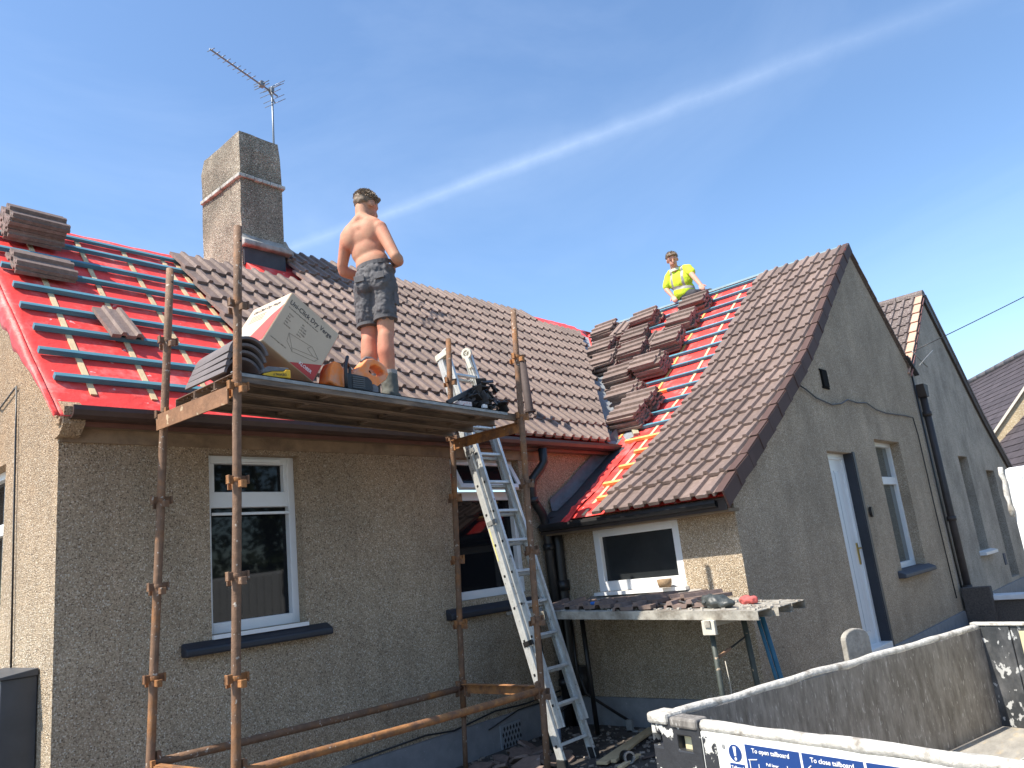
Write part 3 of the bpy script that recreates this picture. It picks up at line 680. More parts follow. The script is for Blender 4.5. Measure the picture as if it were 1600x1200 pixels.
def main_tiles():
    c = 1 / math.hypot(1, .98); s_ = .98 * c; nrm = Vector((0, -s_, c)); vd = (VB - VA).normalized(); vn = Vector((vd.y, -vd.x, 0)); vco = VA - vn * .13
    x_first = 3.27
    for i in range(13):
        yh = 5.16 + .237 * i + .022; yt = yh - TL * c
        ncol = 30
        for k in range(ncol):
            x = x_first + k * COV
            if i == 0 and False: continue
            if yh > YL + .02 and x < 4.82: continue
            if yh > YR + .08: continue
            if yh > YR - .15 and x > 9.3: continue
            if yh > 7.16 and 3.95 < x < 4.82: continue
            if yh > 7.0 and x + COV > 4.28 and x < 4.30 and yh > YL: continue
            # beyond the valley?
            pmid = Vector((x, yh, 0)); d_t = (Vector((x, yt, 0)) - vco).dot(vn); ds = [(Vector(q) - vco).dot(vn) for q in ((x, yt, 0), (x + COV, yt, 0), (x, yh, 0), (x + COV, yh, 0))]
            if min(ds) > -.03: continue
            tail = Vector((x, yt, ZM(yt))) + nrm * .086; head = Vector((x, yh, ZM(yh))) + nrm * .048
            M = tile_at(tail, head, Vector((1, 0, 0))); me = TM
            if max(ds) > 0: me = cut(TM, M, vco, vn)
            if me and yh > 7.35 and x < 4.90: me = cut(me, M, (4.86, 0, 0), (-1, 0, 0))
            if me: TILES.append((M, me))
main_tiles()
# arc-length table of the wing profile
AX = np.linspace(5.95, XR + .01, 500); AZ = np.array([ZW(x) for x in AX]); AS = np.concatenate([[0], np.cumsum(np.hypot(np.diff(AX), np.diff(AZ)))])
SL = AS[-1]
def wp(s): x = float(np.interp(s, AS, AX)); 
def wpos(s, y, h=0):
    s0 = max(s, 0); x = float(np.interp(s0, AS, AX)); x1 = float(np.interp(min(s0 + .05, SL), AS, AX)); x0 = float(np.interp(max(min(s0, SL - .05) - .05, 0), AS, AX))
    t = Vector((x1 - x0, 0, ZW(x1) - ZW(x0))).normalized(); n = Vector((-t.z, 0, t.x)); p = Vector((x, y, ZW(x))) + n * h
    if s < 0: p += t * s
    return p, t, n
GA = .335; WB = [.37 + GA * k for k in range(18)]
def wing_tiles():
    for k, s in enumerate(WB):
        if s > SL + .05: break
        sh, st = s + .02, s + .02 - TL
        for j in range(4):
            y = 3.0 + COV * (j + 1)
            tail = wpos(st, y, .085)[0]; head = wpos(min(sh, SL), y, .048)[0]
            TILES.append((tile_at(tail, head, Vector((0, -1, 0))), TM))
    # odd tile on the bare part of the lowest course
wing_tiles()
def place_tiles():
    L = []
    for M, me in TILES:
        c = [px(M @ Vector(q)) for q in ((0, 0, 0), (COV, 0, 0), (COV, .33, 0), (0, .33, 0))]
        A = abs(sum(c[i][0] * c[(i + 1) % 4][1] - c[(i + 1) % 4][0] * c[i][1] for i in range(4))) / 2
        L.append((A, M, me))
    L.sort(key=lambda t: -t[0])
    for A, M, me in L[:300]: obj('roof_tile', me, house, M)
    if L[300:]:
        bm = bmesh.new()
        for A, M, me in L[300:]:
            m2 = me.copy(); m2.transform(M); bm.from_mesh(m2); bpy.data.meshes.remove(m2)
        me = bpy.data.meshes.new('roof_tiles'); bm.to_mesh(me); bm.free(); me.materials.append(TILE); obj('roof_tiles', me, house, kind='stuff')
place_tiles()
# verge caps down the wing gable
def verge_caps():
    for k, s in enumerate(WB):
        a0, a1 = s - .335 - .05, min(s + .03, SL + .03)
        mb = MB(); P0, t0, n0 = wpos(a0, 2.94, .108); P1, t1, n1 = wpos(a1, 2.94, .090)
        t = (P1 - P0).normalized(); n = Vector((-t.z, 0, t.x)); L = (P1 - P0).length; M = frame(P0, t, Vector((0, 1, 0)), n)
        mb.box(0, L, -.02, .055, -.004, .006, 0, M); e = .003 * (k % 2); mb.box(0, L + .02, -.024 - e, -.014 - e, -.150 + e, -.006, 0, M); mb.box(0, .010, -.030 - e, -.012 - e, -.156, .010 + e, 0, M)
        mb.build('verge_cap', DRYV, house, bevel=.004)
verge_caps()

# ------------------------------------------------------------------ battens
def battens():
    c = 1 / math.hypot(1, .98); s_ = .98 * c; n = Vector((0, -s_, c)); t = Vector((0, c, s_))
    xs0 = [1.64, 1.62, 1.66, 1.64, 1.66, 1.64, 1.62, 1.64, 1.62]
    for i in range(8):
        y = 5.16 + .237 * i; mb = MB(); p = Vector((xs0[i] + .02, y, ZM(y))) + n * .030; q = Vector((4.2, y, ZM(y))) + n * .030
        p += t * random.uniform(-.006, .006)
        mb.bar(p, q, .042, .038, up=n); mb.build('batten', BLUE, house, bevel=.002)
    y = 7.0; mb = MB(); mb.bar(Vector((2.0, y, ZM(y))) + n * .03, Vector((4.25, y, ZM(y))) + n * .03, .05, .03, up=n); mb.build('batten', BLUE, house, bevel=.002)
    for x, dx in ((1.86, .13), (2.24, .17), (2.66, .15), (3.08, .1), (3.28, .03)):
        mb = MB(); y0, y1 = 5.05, 7.0
        mb.bar(Vector((x, y0, ZM(y0))) + n * .007, Vector((x + dx, y1, ZM(y1))) + n * .007, .038, .010, up=n); mb.build('counter_batten', PINE, house)
    # top of the main roof on the right: loose timber under the missing top course
    for x in (9.9, 10.35, 10.8):
        y0, y1 = YR - .25, YR - .02; mb = MB(); mb.bar(Vector((x, y0, ZM(y0))) + n * .01, Vector((x, y1, ZM(y1))) + n * .01, .04, .015, up=n); mb.build('counter_batten', PINE, house)
    mb = MB(); y0 = YR - .02; V = []; F = []
    for k in range(20):
        x = 9.3 + 1.75 * k / 19; V += [(x, YR - .3, ZM(YR - .3) + .02), (x, YR, ZM(YR) + .03 + .02 * nz(x, 0, 0, 6)), (x, YR + .2, ZM(YR) - .15)]
    for k in range(19): F += [(k * 3, k * 3 + 3, k * 3 + 4, k * 3 + 1), (k * 3 + 1, k * 3 + 4, k * 3 + 5, k * 3 + 2)]
    mb.add(V, F, 0, True); mb.build('ridge_membrane', MEMB, house)
    # wing
    for k, s in enumerate(WB):
        P, t, n = wpos(min(s, SL - .02), 0, .030); x = P.x
        yb = max(yval(x) - .20, 4.75) if x > 7.35 else 4.56 - .03 * k
        if k == 0: yb = 4.42
        mt = YEL if k in (1, 2, 3, 4) else BLUE
        if k == 8:
            mb = MB(); mb.bar((P.x, 4.75, P.z), (P.x, yb, P.z), .042, .036, up=n); mb.build('batten', YEL, house, bevel=.002); yb = 4.752
        elif k in (0,): mt = YEL
        mb = MB(); mb.bar((P.x, 2.99, P.z), (P.x, yb, P.z), .042, .036, up=n); mb.build('batten', mt, house, bevel=.002)
    P, t, n = wpos(SL, 0, .05); mb = MB(); mb.bar((XR, 3.0, P.z), (XR, 7.3, P.z), .05, .03); mb.build('ridge_batten', mat('pale_blue_batten', (.26, .40, .44), .7, var=.2, vscale=6), house)
    for y in (4.47, 4.95, 5.45, 5.95, 6.45):
        s0 = .12 if y < 4.5 else 1.9 + (y - 4.95) * 1.3; prev = None; mb = MB()
        if s0 > SL - .3: continue
        ss = np.linspace(s0, SL, 14)
        for a, b in zip(ss[:-1], ss[1:]):
            pa, _, na = wpos(a, y - .03 * 0, .007); pb, _, _ = wpos(b, y, .007); mb.bar(pa, pb, .036, .011, up=na)
        mb.build('counter_batten', YEL if y == 4.95 else PINE, house)
battens()

# ------------------------------------------------------------------ eaves and rainwater goods
def gutters():
    mb = MB(); prof = [(4.86, 1.19), (4.79, 1.185), (4.785, 1.15), (4.80, 1.11), (4.83, 1.085), (4.90, 1.08), (4.90, 1.17), (4.875, 1.17), (4.875, 1.10), (4.84, 1.10), (4.81, 1.14)]
    prof = [(4.80, 1.188), (4.795, 1.16), (4.805, 1.13), (4.83, 1.115), (4.90, 1.112), (4.90, 1.18), (4.888, 1.18), (4.888, 1.126), (4.84, 1.128), (4.817, 1.14), (4.81, 1.188)]
    mb.prism([(1.66, y, z) for y, z in prof], (5.96, 0, 0)); mb.build('gutter', BROWNG, house, recalc=True)
    mb = MB(); mb.box(1.68, 7.60, 4.905, 4.93, 1.085, 1.20); mb.build('fascia_board', mat('red_brown_fascia', (.16, .065, .045), .55, var=.25, vscale=6), house)
    mb = MB(); mb.box(1.70, 7.60, 4.932, 4.998, 1.085, 1.10); mb.build('soffit', BROWNB, house)
    mb = MB(); ps = [(5.97, .34), (5.922, .34), (5.917, .315), (5.928, .285), (5.972, .275), (5.972, .33), (5.965, .33), (5.962, .286), (5.935, .292), (5.926, .315), (5.93, .34)]
    mb.prism([(x, 3.03, z) for x, z in ps[1:]], (0, 1.9, 0)); mb.build('gutter', BLACKP, house, recalc=True)
    mb = MB(); mb.box(5.975, 5.995, 2.96, 4.96, .25, .35); mb.build('fascia_board', mat('dark_brown_board', (.05, .035, .03), .6, var=.2), house)
    mb = MB(); mb.box(5.998, 6.195, 2.955, 4.96, .235, .262); mb.build('soffit_board', BROWNB, house)
    # downpipe with swan neck in the corner
    mb = MB(); r = .045
    mb.tube([(6.02, 4.85, 1.10), (6.02, 4.85, .96), (5.98, 4.87, .90), (5.90, 4.92, .80), (5.88, 4.93, .72), (5.88, 4.93, .60), (6.0, 4.93, .46), (6.03, 4.93, .38), (6.04, 4.93, .2), (6.05, 4.93, -1.55)], r, 12)
    for z in (.62, .16, -.5, -1.1): mb.tube([(6.04 if z < .3 else 5.88, 4.93, z), (6.04 if z < .3 else 5.88, 4.93, z - .06)], .056, 12)
    mb.build('downpipe', BLACKP, house)
    mb = MB(); mb.tube([(6.15, 4.90, .42), (6.15, 4.90, .1), (6.14, 4.90, -.95), (6.14, 4.88, -1.55)], .055, 12)
    mb.tube([(6.15, 4.90, -.2), (6.15, 4.90, -.3)], .07, 12); mb.tube([(6.14, 4.8, -1.0), (6.14, 4.8, -1.25)], .09, 12); mb.build('soil_pipe', BLACKP, house)
    # vent pipe through the roof
    mb = MB(); b = Vector((6.20, 5.10, 1.36)); top = Vector((6.185, 5.12, 2.10))
    mb.tube([b - Vector((0, 0, .1)), b + Vector((0, 0, .12)), top], .043, 14); mb.ring(top, (0, 0, 1), .035, .047, 16, .02)
    mb.build('vent_pipe', GPIPE, house)
    mb = MB()
    for z in (.10, .135, .19): mb.ring(b + Vector((0, 0, z)), (0, 0, 1), .04, .062, 16, .022)
    mb.build('vent_pipe_collar', GPIPE, house)
    mb = MB(); nrm = Vector((0, -.7, .714)); vs = []
    cc = Vector((6.20, 5.08, ZM(5.08))) + nrm * .10
    mb.add([cc + Vector((-.17, -.16, -.157)), cc + Vector((.17, -.16, -.157)), cc + Vector((.12, .10, .098)), cc + Vector((-.12, .10, .098))], [(0, 1, 2, 3)]); o = mb.build('lead_slate', TILE, house); sm = o.modifiers.new('s', 'SOLIDIFY'); sm.thickness = .012
gutters()

# ------------------------------------------------------------------ chimney
def chimney():
    x0, x1, y0, y1 = 4.27, 4.81, 7.40, 8.30; z0, z1 = 3.2, 5.27
    bm = bmesh.new(); nzs = 22; ny = 8
    # stack body as a subdivided box with slightly uneven faces
    bmesh.ops.create_cube(bm, size=1); bmesh.ops.subdivide_edges(bm, edges=bm.edges[:], cuts=9, use_grid_fill=True)
    for v in bm.verts:
        c = v.co; v.co = Vector((x0 + (c.x + .5) * (x1 - x0), y0 + (c.y + .5) * (y1 - y0), z0 + (c.z + .5) * (z1 - z0)))
    for v in bm.verts:
        c = v.co; k = max(0, (c.z - 5.10) / .17); cx, cy = (x0 + x1) / 2, (y0 + y1) / 2
        if k > 0: v.co.x = cx + (c.x - cx) * (1 - .07 * k * k); v.co.y = cy + (c.y - cy) * (1 - .05 * k * k)
        v.co += Vector((nz(c.x, c.y, c.z, 5), nz(c.y, c.z, c.x, 5), nz(c.z, c.x, c.y, 5) * .6)) * .012
    me = bpy.data.meshes.new('chimney'); bm.to_mesh(me); bm.free(); me.materials.append(HARLC); ch = obj('chimney', me, house)
    bd = mat('pale_cement_band', (.52, .50, .45), .9, var=.3, vscale=9, col2=(.25, .23, .2), c2scale=6, bump=.8, bscale=40)
    mb = MB(); e = .035
    for k in range(9):
        ya = y0 + (y1 - y0) * k / 9; yb = ya + (y1 - y0) / 9; q = random.uniform(-.008, .008)
        mb.box(x0 - e + q, x0 + .01, ya, yb - .004, 4.655 + q, 4.70 + q)
    for k in range(6):
        xa = x0 - e + (x1 - x0 + 2 * e) * k / 6; xb = xa + (x1 - x0 + 2 * e) / 6; q = random.uniform(-.008, .008)
        mb.box(xa, xb - .004, y0 - e + q, y0 + .01, 4.655 + q, 4.70 + q)
    mb.box(x1 - .01, x1 + e, y0, y1, 4.655, 4.70); mb.build('band', bd, ch, bevel=.008)
    # cement skirt (tabling) and lead apron
    mb = MB(); mb.prism([(x0 - .02, y0 + .01, 3.97), (x0 - .02, y0 - .03, 3.90), (x0 - .02, y0 - .085, 3.86), (x0 - .02, y0 - .085, 3.80), (x0 - .02, y0 + .01, 3.79)], (x1 - x0 + .08, 0, 0))
    mb.prism([(x1 - .01, y0 - .06, 3.97), (x1 + .03, y0 - .06, 3.90), (x1 + .09, y0 - .06, 3.86), (x1 + .09, y0 - .06, 3.80), (x1 - .01, y0 - .06, 3.80)], (0, .55, .22))
    mb.build('cement_skirt', CONC, ch, bevel=.015, recalc=True)
    mb = MB(); mb.box(x0 + .01, x1 - .005, y0 - .02, y0 + .02, 3.58, 3.80); mb.build('lead_apron', DLEAD, ch)
    return ch
chimney()
def aerial():
    t = thing('tv_aerial', 'grey many-toothed TV aerial on a thin mast on top of the chimney', 'aerial', (4.80, 7.52, 5.2))
    mb = MB(); mb.tube([(4.80, 7.52, 4.9), (4.83, 7.56, 5.6), (4.85, 7.58, 6.18)], .013, 8); mb.box(4.83, 4.87, 7.56, 7.60, 6.10, 6.16); mb.build('mast', AERIAL, t)
    A = Vector((4.97, 7.65, 6.135)); B = Vector((3.90, 7.34, 6.135)); d = (B - A).normalized(); L = (B - A).length; s = Vector((-d.y, d.x, 0)); up = Vector((0, 0, 1))
    mb = MB(); mb.tube([A, B], .011, 8); mb.box(-.03, .03, -.03, .03, -.02, .045, 0, Matrix.Translation(A + d * .28)); mb.build('boom', AERIAL, t)
    for k in range(10):
        c = A + d * (.30 + (L - .32) * (k + 1) / 10) if k > 0 else A + d * .34; w = .075 - .002 * k
        mb = MB(); mb.tube([c - s * w, c + s * w], .005, 6); mb.build('director', AERIAL, t)
    mb = MB()
    for sg in (-1, 1): mb.bar(A + d * .17, A + d * .05 + up * .13 * sg, .012, .012)
    mb.build('reflector_bracket', AERIAL, t)
    for (a, h) in ((.05, .13), (.07, .08), (.13, .035), (.13, -.035), (.07, -.08), (.05, -.13)):
        c = A + d * a + up * h; mb = MB(); mb.tube([c - s * .17, c + s * .17], .0045, 6); mb.build('reflector_rod', AERIAL, t)
    c = A + d * .28; mb = MB(); mb.tube([c - s * .12 + up * .02, c + s * .12 + up * .02], .006, 6); mb.tube([c - s * .12 - up * .02, c + s * .12 - up * .02], .006, 6); mb.build('dipole', AERIAL, t)
aerial()

# ------------------------------------------------------------------ scaffold tower
PT = 1.235      # top of the deck
def scaffold():
    t = thing('scaffold_tower', 'rusty scaffold tower of four wedge-clip posts carrying a narrow deck at the eaves', 'scaffolding', (3.35, 4.3, GZ))
    posts = [((2.225, 3.9), (2.105, 3.9), 2.12, 'a'), ((4.675, 3.9), (4.475, 3.9), 2.035, 'b'), ((2.200, 4.72), (2.035, 4.72), 2.13, 'c'), ((4.71, 4.72), (4.465, 4.72), 2.02, 'd')]
    P = []
    for (tx, ty), (bx_, by), zt, _ in posts:
        top = Vector((tx, ty, zt)); bot = Vector((bx_, by, GZ + .02)); P.append((bot, top))
        mb = MB(); n = 9; pts = [bot.lerp(top, k / n) + Vector((.003 * nz(k, tx, 0, .9), .003 * nz(tx, k, 0, .9), 0)) for k in range(n + 1)]
        if tx > 4 and ty > 4: mb.tube([bot, bot.lerp(top, .14)], .019, 12); pts = pts[1:]
        mb.tube(pts, .0245 if ty > 4 else .0242, 14)
        mb.tube([top - (top - bot).normalized() * .12, top], .0205, 12)
        mb.prism([bot + Vector((-.07, -.07, -.02)), bot + Vector((.07, -.07, -.02)), bot + Vector((.07, .07, -.02)), bot + Vector((-.07, .07, -.02))], (0, 0, .012))
        post = mb.build('post', RUST, t)
        zs = [1.63, 1.14, .61, .10, -.41, -.92]
        for z in zs:
            k = (z - bot.z) / (top.z - bot.z)
            if k >= .985: continue
            c = bot.lerp(top, k); mb = MB(); w = .030; rr = random.uniform(-.12, .12); Mz = Matrix.Translation(c) @ Matrix.Rotation(rr * .3, 4, 'Z')
            # V-shaped pressed cups: one to each side, one front and one back
            for s_ in (-1, 1):
                mb.box(s_ * .022, s_ * .062, -.007, .007, -.022, .022, 0, Mz) if s_ > 0 else mb.box(-.062, -.022, -.007, .007, -.022, .022, 0, Mz)
                mb.box(min(s_ * .052, s_ * .062), max(s_ * .052, s_ * .062), -.026, .007, -.024, .024, 0, Mz)
            mb.box(-.007, .007, -.058, -.022, -.045, -.008, 0, Mz); mb.box(-.004, .026, -.060, -.050, -.048, -.008, 0, Mz)
            mb.box(-.007, .007, .022, .058, -.045, -.008, 0, Mz); mb.box(-.026, .004, .050, .060, -.048, -.008, 0, Mz)
            mb.tube([c - Vector((0, 0, .012)), c + Vector((0, 0, .012))], .0275, 12)
            mb.build('clip', RUST2 if random.random() < .35 else RUST, post, bevel=.0025)
        if zt > 2.05:
            mb = MB(); q = top - Vector((0, 0, .10)); mb.prism([q + Vector((.006 * math.cos(a), -.0245, .006 * math.sin(a))) for a in np.linspace(0, 6.28, 9)[:-1]], (0, -.0015, 0)); mb.build('pin_hole', BLACKP, post)
    def at(i, z): b, tp = P[i]; return b.lerp(tp, (z - b.z) / (tp.z - b.z))
    for i, j in ((0, 1), (2, 3)):       # ledgers low down
        a, b = at(i, -.86), at(j, -.90); d = (b - a).normalized(); mb = MB(); pts = [a.lerp(b, k / 8) + Vector((0, 0, -.006 * math.sin(math.pi * k / 8))) for k in range(9)]
        mb.tube(pts, .0242, 14); o = mb.build('ledger', RUST2 if i == 0 else RUST, t)
        for e in (a + d * .045, b - d * .045):
            m2 = MB(); M = Matrix.Translation(e); m2.box(-.012, .012, -.016, .016, -.05, .06, 0, M); m2.box(-.018, .018, -.022, .022, -.012, .012, 0, M); m2.build('wedge', RUST, o, bevel=.002)
    for i, j in ((2, 0), (3, 1)):       # angle-iron transoms low down and under the deck
        for z, w in ((-.89, .075), (1.135 if i == 2 else 1.062, .075)):
            a, b = at(i, z), at(j, z); d = (b - a).normalized(); side = 1 if i == 2 else -1
            M = frame(a + d * .03, Vector((1, 0, 0)) * 1, d, Vector((1, 0, 0)).cross(d)); L = (b - a).length - .06
            mb = MB(); mb.box(-.004, .004, 0, L, -.02, .05, 0, M); mb.box(-.045 if side < 0 else .004, -.004 if side < 0 else .045, 0, L, -.026, -.019, 0, M)
            mb.box(-.012, .012, -.03, .012, -.05, .06, 0, M); mb.box(-.012, .012, L - .012, L + .03, -.05, .06, 0, M); mb.build('transom', RUST2, t, bevel=.002)
            if z > 0 and i == 2:
                mb = MB(); mb.box(-.055, -.045, -.02, L + .02, .0, .098, 0, M); mb.build('toe_angle', mat('orange_rust_board', (.26, .13, .065), .8, var=.35, vscale=14, bump=.4, bscale=40, speck=(.5, .36, .22), speckscale=16, speckt=.64), t)
    # three pressed steel boards
    for k in range(3):
        y0 = 3.935 + k * .245; y1 = y0 + .235; x0, x1 = 0, 2.40; mb = MB(); z = 0; SB = frame((2.20, 0, PT - .004), Vector((1, 0, -.030)).normalized(), (0, 1, 0), Vector((.030, 0, 1)).normalized())
        mb.box(x0, x1, y0, y1, z - .004, z, 0, SB); mb.box(x0, x1, y0, y0 + .004, z - .052, z - .004, 0, SB); mb.box(x0, x1, y1 - .004, y1, z - .052, z - .004, 0, SB)
        mb.box(x0, x1, y0 + .004, y0 + .03, z - .052, z - .048, 0, SB); mb.box(x0, x1, y1 - .03, y1 - .004, z - .052, z - .048, 0, SB)
        for q in range(3): mb.box(x0 + .02, x1 - .02, y0 + .06 + q * .055, y0 + .072 + q * .055, z - .016, z - .004, 0, SB)
        for x in (.7, 1.4, 2.1): mb.box(x, x + .03, y0 + .004, y1 - .004, z - .03, z - .004, 0, SB)
        b = mb.build('scaffold_board', DECK, t)
        if k == 0:
            mb = MB(); mb.box(x0 - .01, x1 - .10, y0 - .006, y0 - .0005, z - .020, z + .006, 0, SB); mb.box(x0 - .01, x1 - .10, y0 - .006, y0 + .03, z + .0005, z + .006, 0, SB); mb.build('worn_edge', LIP, b)
scaffold()

# ------------------------------------------------------------------ ladder
def ladder():
    t = thing('double_ladder', 'aluminium double extension ladder with a pulley wheel leaning on the eaves', 'ladder', (4.95, 4.05, GZ))
    foot = Vector((0, 4.02, GZ)); dirv = Vector((0, .262, 1)).normalized(); nv = Vector((0, 1, -.262)).normalized() * -1   # normal to camera side
    def sec(xl, xr, z0, z1, off, nm):
        sects = []
        def pt(x, z): k = (z - GZ) / dirv.z; return Vector((x + (z - GZ) * -.008, foot.y, GZ)) + dirv * k + nv * off
        for x, sd in ((xl, 1), (xr, -1)):
            mb = MB(); a, b = pt(x, z0), pt(x, z1); d = (b - a).normalized(); L = (b - a).length
            M = frame(a, Vector((1, 0, 0)) * 1, d, Vector((1, 0, 0)).cross(d))
            mb.box(-.003, .003, 0, L, -.033, .033, 0, M)
            f0, f1 = (0.003, .024) if sd > 0 else (-.024, -.003)
            mb.box(f0, f1, 0, L, .028, .033, 0, M); mb.box(f0, f1, 0, L, -.033, -.028, 0, M); mb.box(-.006, .006, 0, L, -.010, .010, 0, M)
            st = mb.build(nm, ALU, t)
            # rung sockets show as dark plugs on the outer face
            mb = MB(); k = 0
            zz = z0 + .16
            while zz < z1 - .05:
                c = pt(x, zz); s_ = -.0065 if sd > 0 else .0065
                MM = frame(c, Vector((1, 0, 0)), d, Vector((1, 0, 0)).cross(d)); mb.box(s_ - .001, s_ + .001, -.010, .010, -.010, .010, 0, MM); zz += .255
            mb.build('rung_plug', BLACKP, st)
        zz = z0 + .16
        while zz < z1 - .05:
            a, b = pt(xl + .002, zz), pt(xr - .002, zz); mb = MB(); mb.bar(a, b, .03, .024, up=dirv); mb.build('rung', ALU, t, bevel=.004); zz += .255
        return pt
    pt = sec(4.80, 5.19, GZ + .01, 1.90, 0, 'stile'); pt2 = sec(4.835, 5.155, GZ + .28, 1.97, .058, 'stile')
    for x in (4.80, 5.19):
        c = pt(x, GZ + .03); mb = MB(); mb.box(-.018, .018, -.045, .045, -.03, .05, 0, Matrix.Translation(c)); mb.build('rubber_foot', RUBBER, t, bevel=.005)
    # head fittings: bridging cap on the left, pulley wheel on the right
    c = pt(4.80, 1.91) + nv * .03; M = frame(c, Vector((1, 0, 0)), dirv, Vector((1, 0, 0)).cross(dirv)); mb = MB(); mb.box(-.012, .05, -.03, .03, -.075, .075, 0, M); mb.build('head_cap', mat('worn_cream_plastic', (.66, .62, .50), .6, var=.2, vscale=20), t, bevel=.006)
    c = pt(5.10, 1.95) + nv * .075; ax = Vector((1, .25, 0)); mb = MB(); mb.ring(c, ax, .030, .052, 22, .026); mb.ring(c, ax, .006, .014, 12, .030)
    for k in range(3):
        a = k * 2.09 + .4; dv = Vector((0, math.cos(a), math.sin(a))); mb.bar(c + dv * .012, c + dv * .034, .012, .02, up=(1, 0, 0))
    mb.build('pulley_wheel', MATS['worn_cream_plastic'], t)
    mb = MB(); mb.bar(c - Vector((0, 0, .04)), c - dirv * .16, .03, .04); mb.build('pulley_bracket', MATS['worn_cream_plastic'], t, bevel=.004)
    # lower section hooks / worn guide clips
    for z in (-.62, .35, .98):
        c = pt(4.80, z) + nv * .03; M = frame(c, Vector((1, 0, 0)), dirv, Vector((1, 0, 0)).cross(dirv)); mb = MB(); mb.box(-.010, .006, -.02, .02, -.05, .05, 0, M); mb.build('guide_clip', BLACKP if z < 0 else LIP, t, bevel=.003)
    mb = MB(); M = frame(pt(4.80, .18) , Vector((1, 0, 0)), dirv, Vector((1, 0, 0)).cross(dirv)); mb.box(-.0055, -.0045, -.14, .14, -.024, -.012, 0, M); mb.build('yellow_sticker', mat('yellow_sticker', (.75, .68, .25), .5), t)
ladder()

# ------------------------------------------------------------------ loose roof tiles
LOOSE = {}
ORD = ['topmost', 'second', 'third', 'fourth', 'fifth', 'sixth', 'seventh', 'eighth', 'ninth', 'tenth', 'eleventh']
ORD = [o_ if i == 0 else o_ + ' highest' for i, o_ in enumerate(ORD)]
def loose_tile(M, label, group): 
    o = obj('loose_tile', TM, None, M); tag(o, label, 'loose tile', group); return o
def stack(base, u, v, n, count, where, group, sp=.0325, jit=.020):
    """base: centre of the underside of the pile"""
    lean_u, lean_v = random.uniform(-.004, .004), random.uniform(-.008, .008)
    for k in range(count):
        ju, jv = random.uniform(-jit, jit), random.uniform(-jit, jit) * 1.5; r = Matrix.Rotation(random.uniform(-.06, .06), 4, 'Z')
        M = frame(base + n * (k * sp + .001) + u * (ju + lean_u * k) + v * (jv + lean_v * k), u, v, n) @ r @ Matrix.Translation((-.155, -.21, 0))
        loose_tile(M, '%s tile in %s' % (ORD[count - 1 - k], where), group)
def on_wing(P, thick):
    """point known on the pile's top: slide down the roof normal to the battens"""
    x = P.x; t = Vector((.1, 0, ZW(x + .05) - ZW(x - .05))).normalized(); n = Vector((-t.z, 0, t.x)); return P - n * thick, t, n
ST = [  # x, y, z of the top, tiles, turned, description
 (10.34, 5.12, 3.66, 8, 0, 'brown ridge pile under the yellow-shirted man\'s hand'),
 (9.87, 5.14, 3.29, 8, 0, 'brown pile just below the yellow-shirted man\'s own pile'),
 (10.36, 5.99, 3.68, 8, 0, 'brown ridge pile standing apart left of the yellow-shirted man'),
 (10.27, 6.42, 3.60, 4, 1, 'brown ridge pile whose ribs run down the slope'),
 (10.38, 6.81, 3.69, 7, 0, 'leftmost brown ridge pile, beside the valley top'),
 (9.81, 5.90, 3.24, 8, 0, 'second-row brown pile under the detached ridge pile'),
 (9.39, 5.14, 2.90, 8, 0, 'third-row brown pile beside the bare battens'),
 (9.78, 6.46, 3.22, 8, 0, 'second-row brown pile touching the valley gutter'),
 (9.38, 5.70, 2.92, 7, 0, 'middle brown pile of the wing roof\'s third row'),
 (9.32, 6.18, 2.86, 8, 0, 'third-row brown pile touching the valley gutter'),
 (8.88, 5.16, 2.49, 9, 0, 'fourth-row brown pile beside the bare battens'),
 (8.86, 5.68, 2.49, 8, 0, 'fourth-row brown pile touching the valley gutter'),
 (8.35, 5.26, 2.09, 7, 0, 'upper of the three lowest brown piles by the valley'),
 (7.98, 4.88, 1.90, 8, 0, 'middle one of the three lowest brown piles'),
 (7.66, 4.88, 1.66, 8, 0, 'lowest brown pile, at the foot of the valley gutter')]
for (x, y, z, c, turned, where) in ST:
    P, t, n = on_wing(Vector((x, y, z)), 0); h = (P.z - (ZW(P.x) + 0)) * t.x     # distance above the deck
    base = P - n * (h - .045); cnt = max(4, min(11, int((h - .045) / .0225)))
    cnt = max(4, round(c * .80))
    ang = random.uniform(-.06, .06); u0, v0 = (t, Vector((0, -1, 0)) * -1) if not turned else (Vector((0, -1, 0)), t)
    if not turned: u0 = v0.cross(n)
    q = Quaternion(n, ang); stack(base, q @ u0, q @ v0, n, cnt, where, 'brown roof tiles piled on the wing roof')
# single tiles lying between the piles
for (x, y, lab) in ((9.95, 5.62, 'single brown roof tile lying ribs downhill between the two right-hand piles'), (9.10, 5.42, 'single brown roof tile lying flat between the third and fourth rows of piles')):
    P, t, n = wpos(float(np.interp(x, AX, AS)), y, .05); loose_tile(frame(P, Vector((0, -1, 0)), t, n) @ Matrix.Translation((-.15, -.2, 0)), lab, 'single roof tiles lying about')
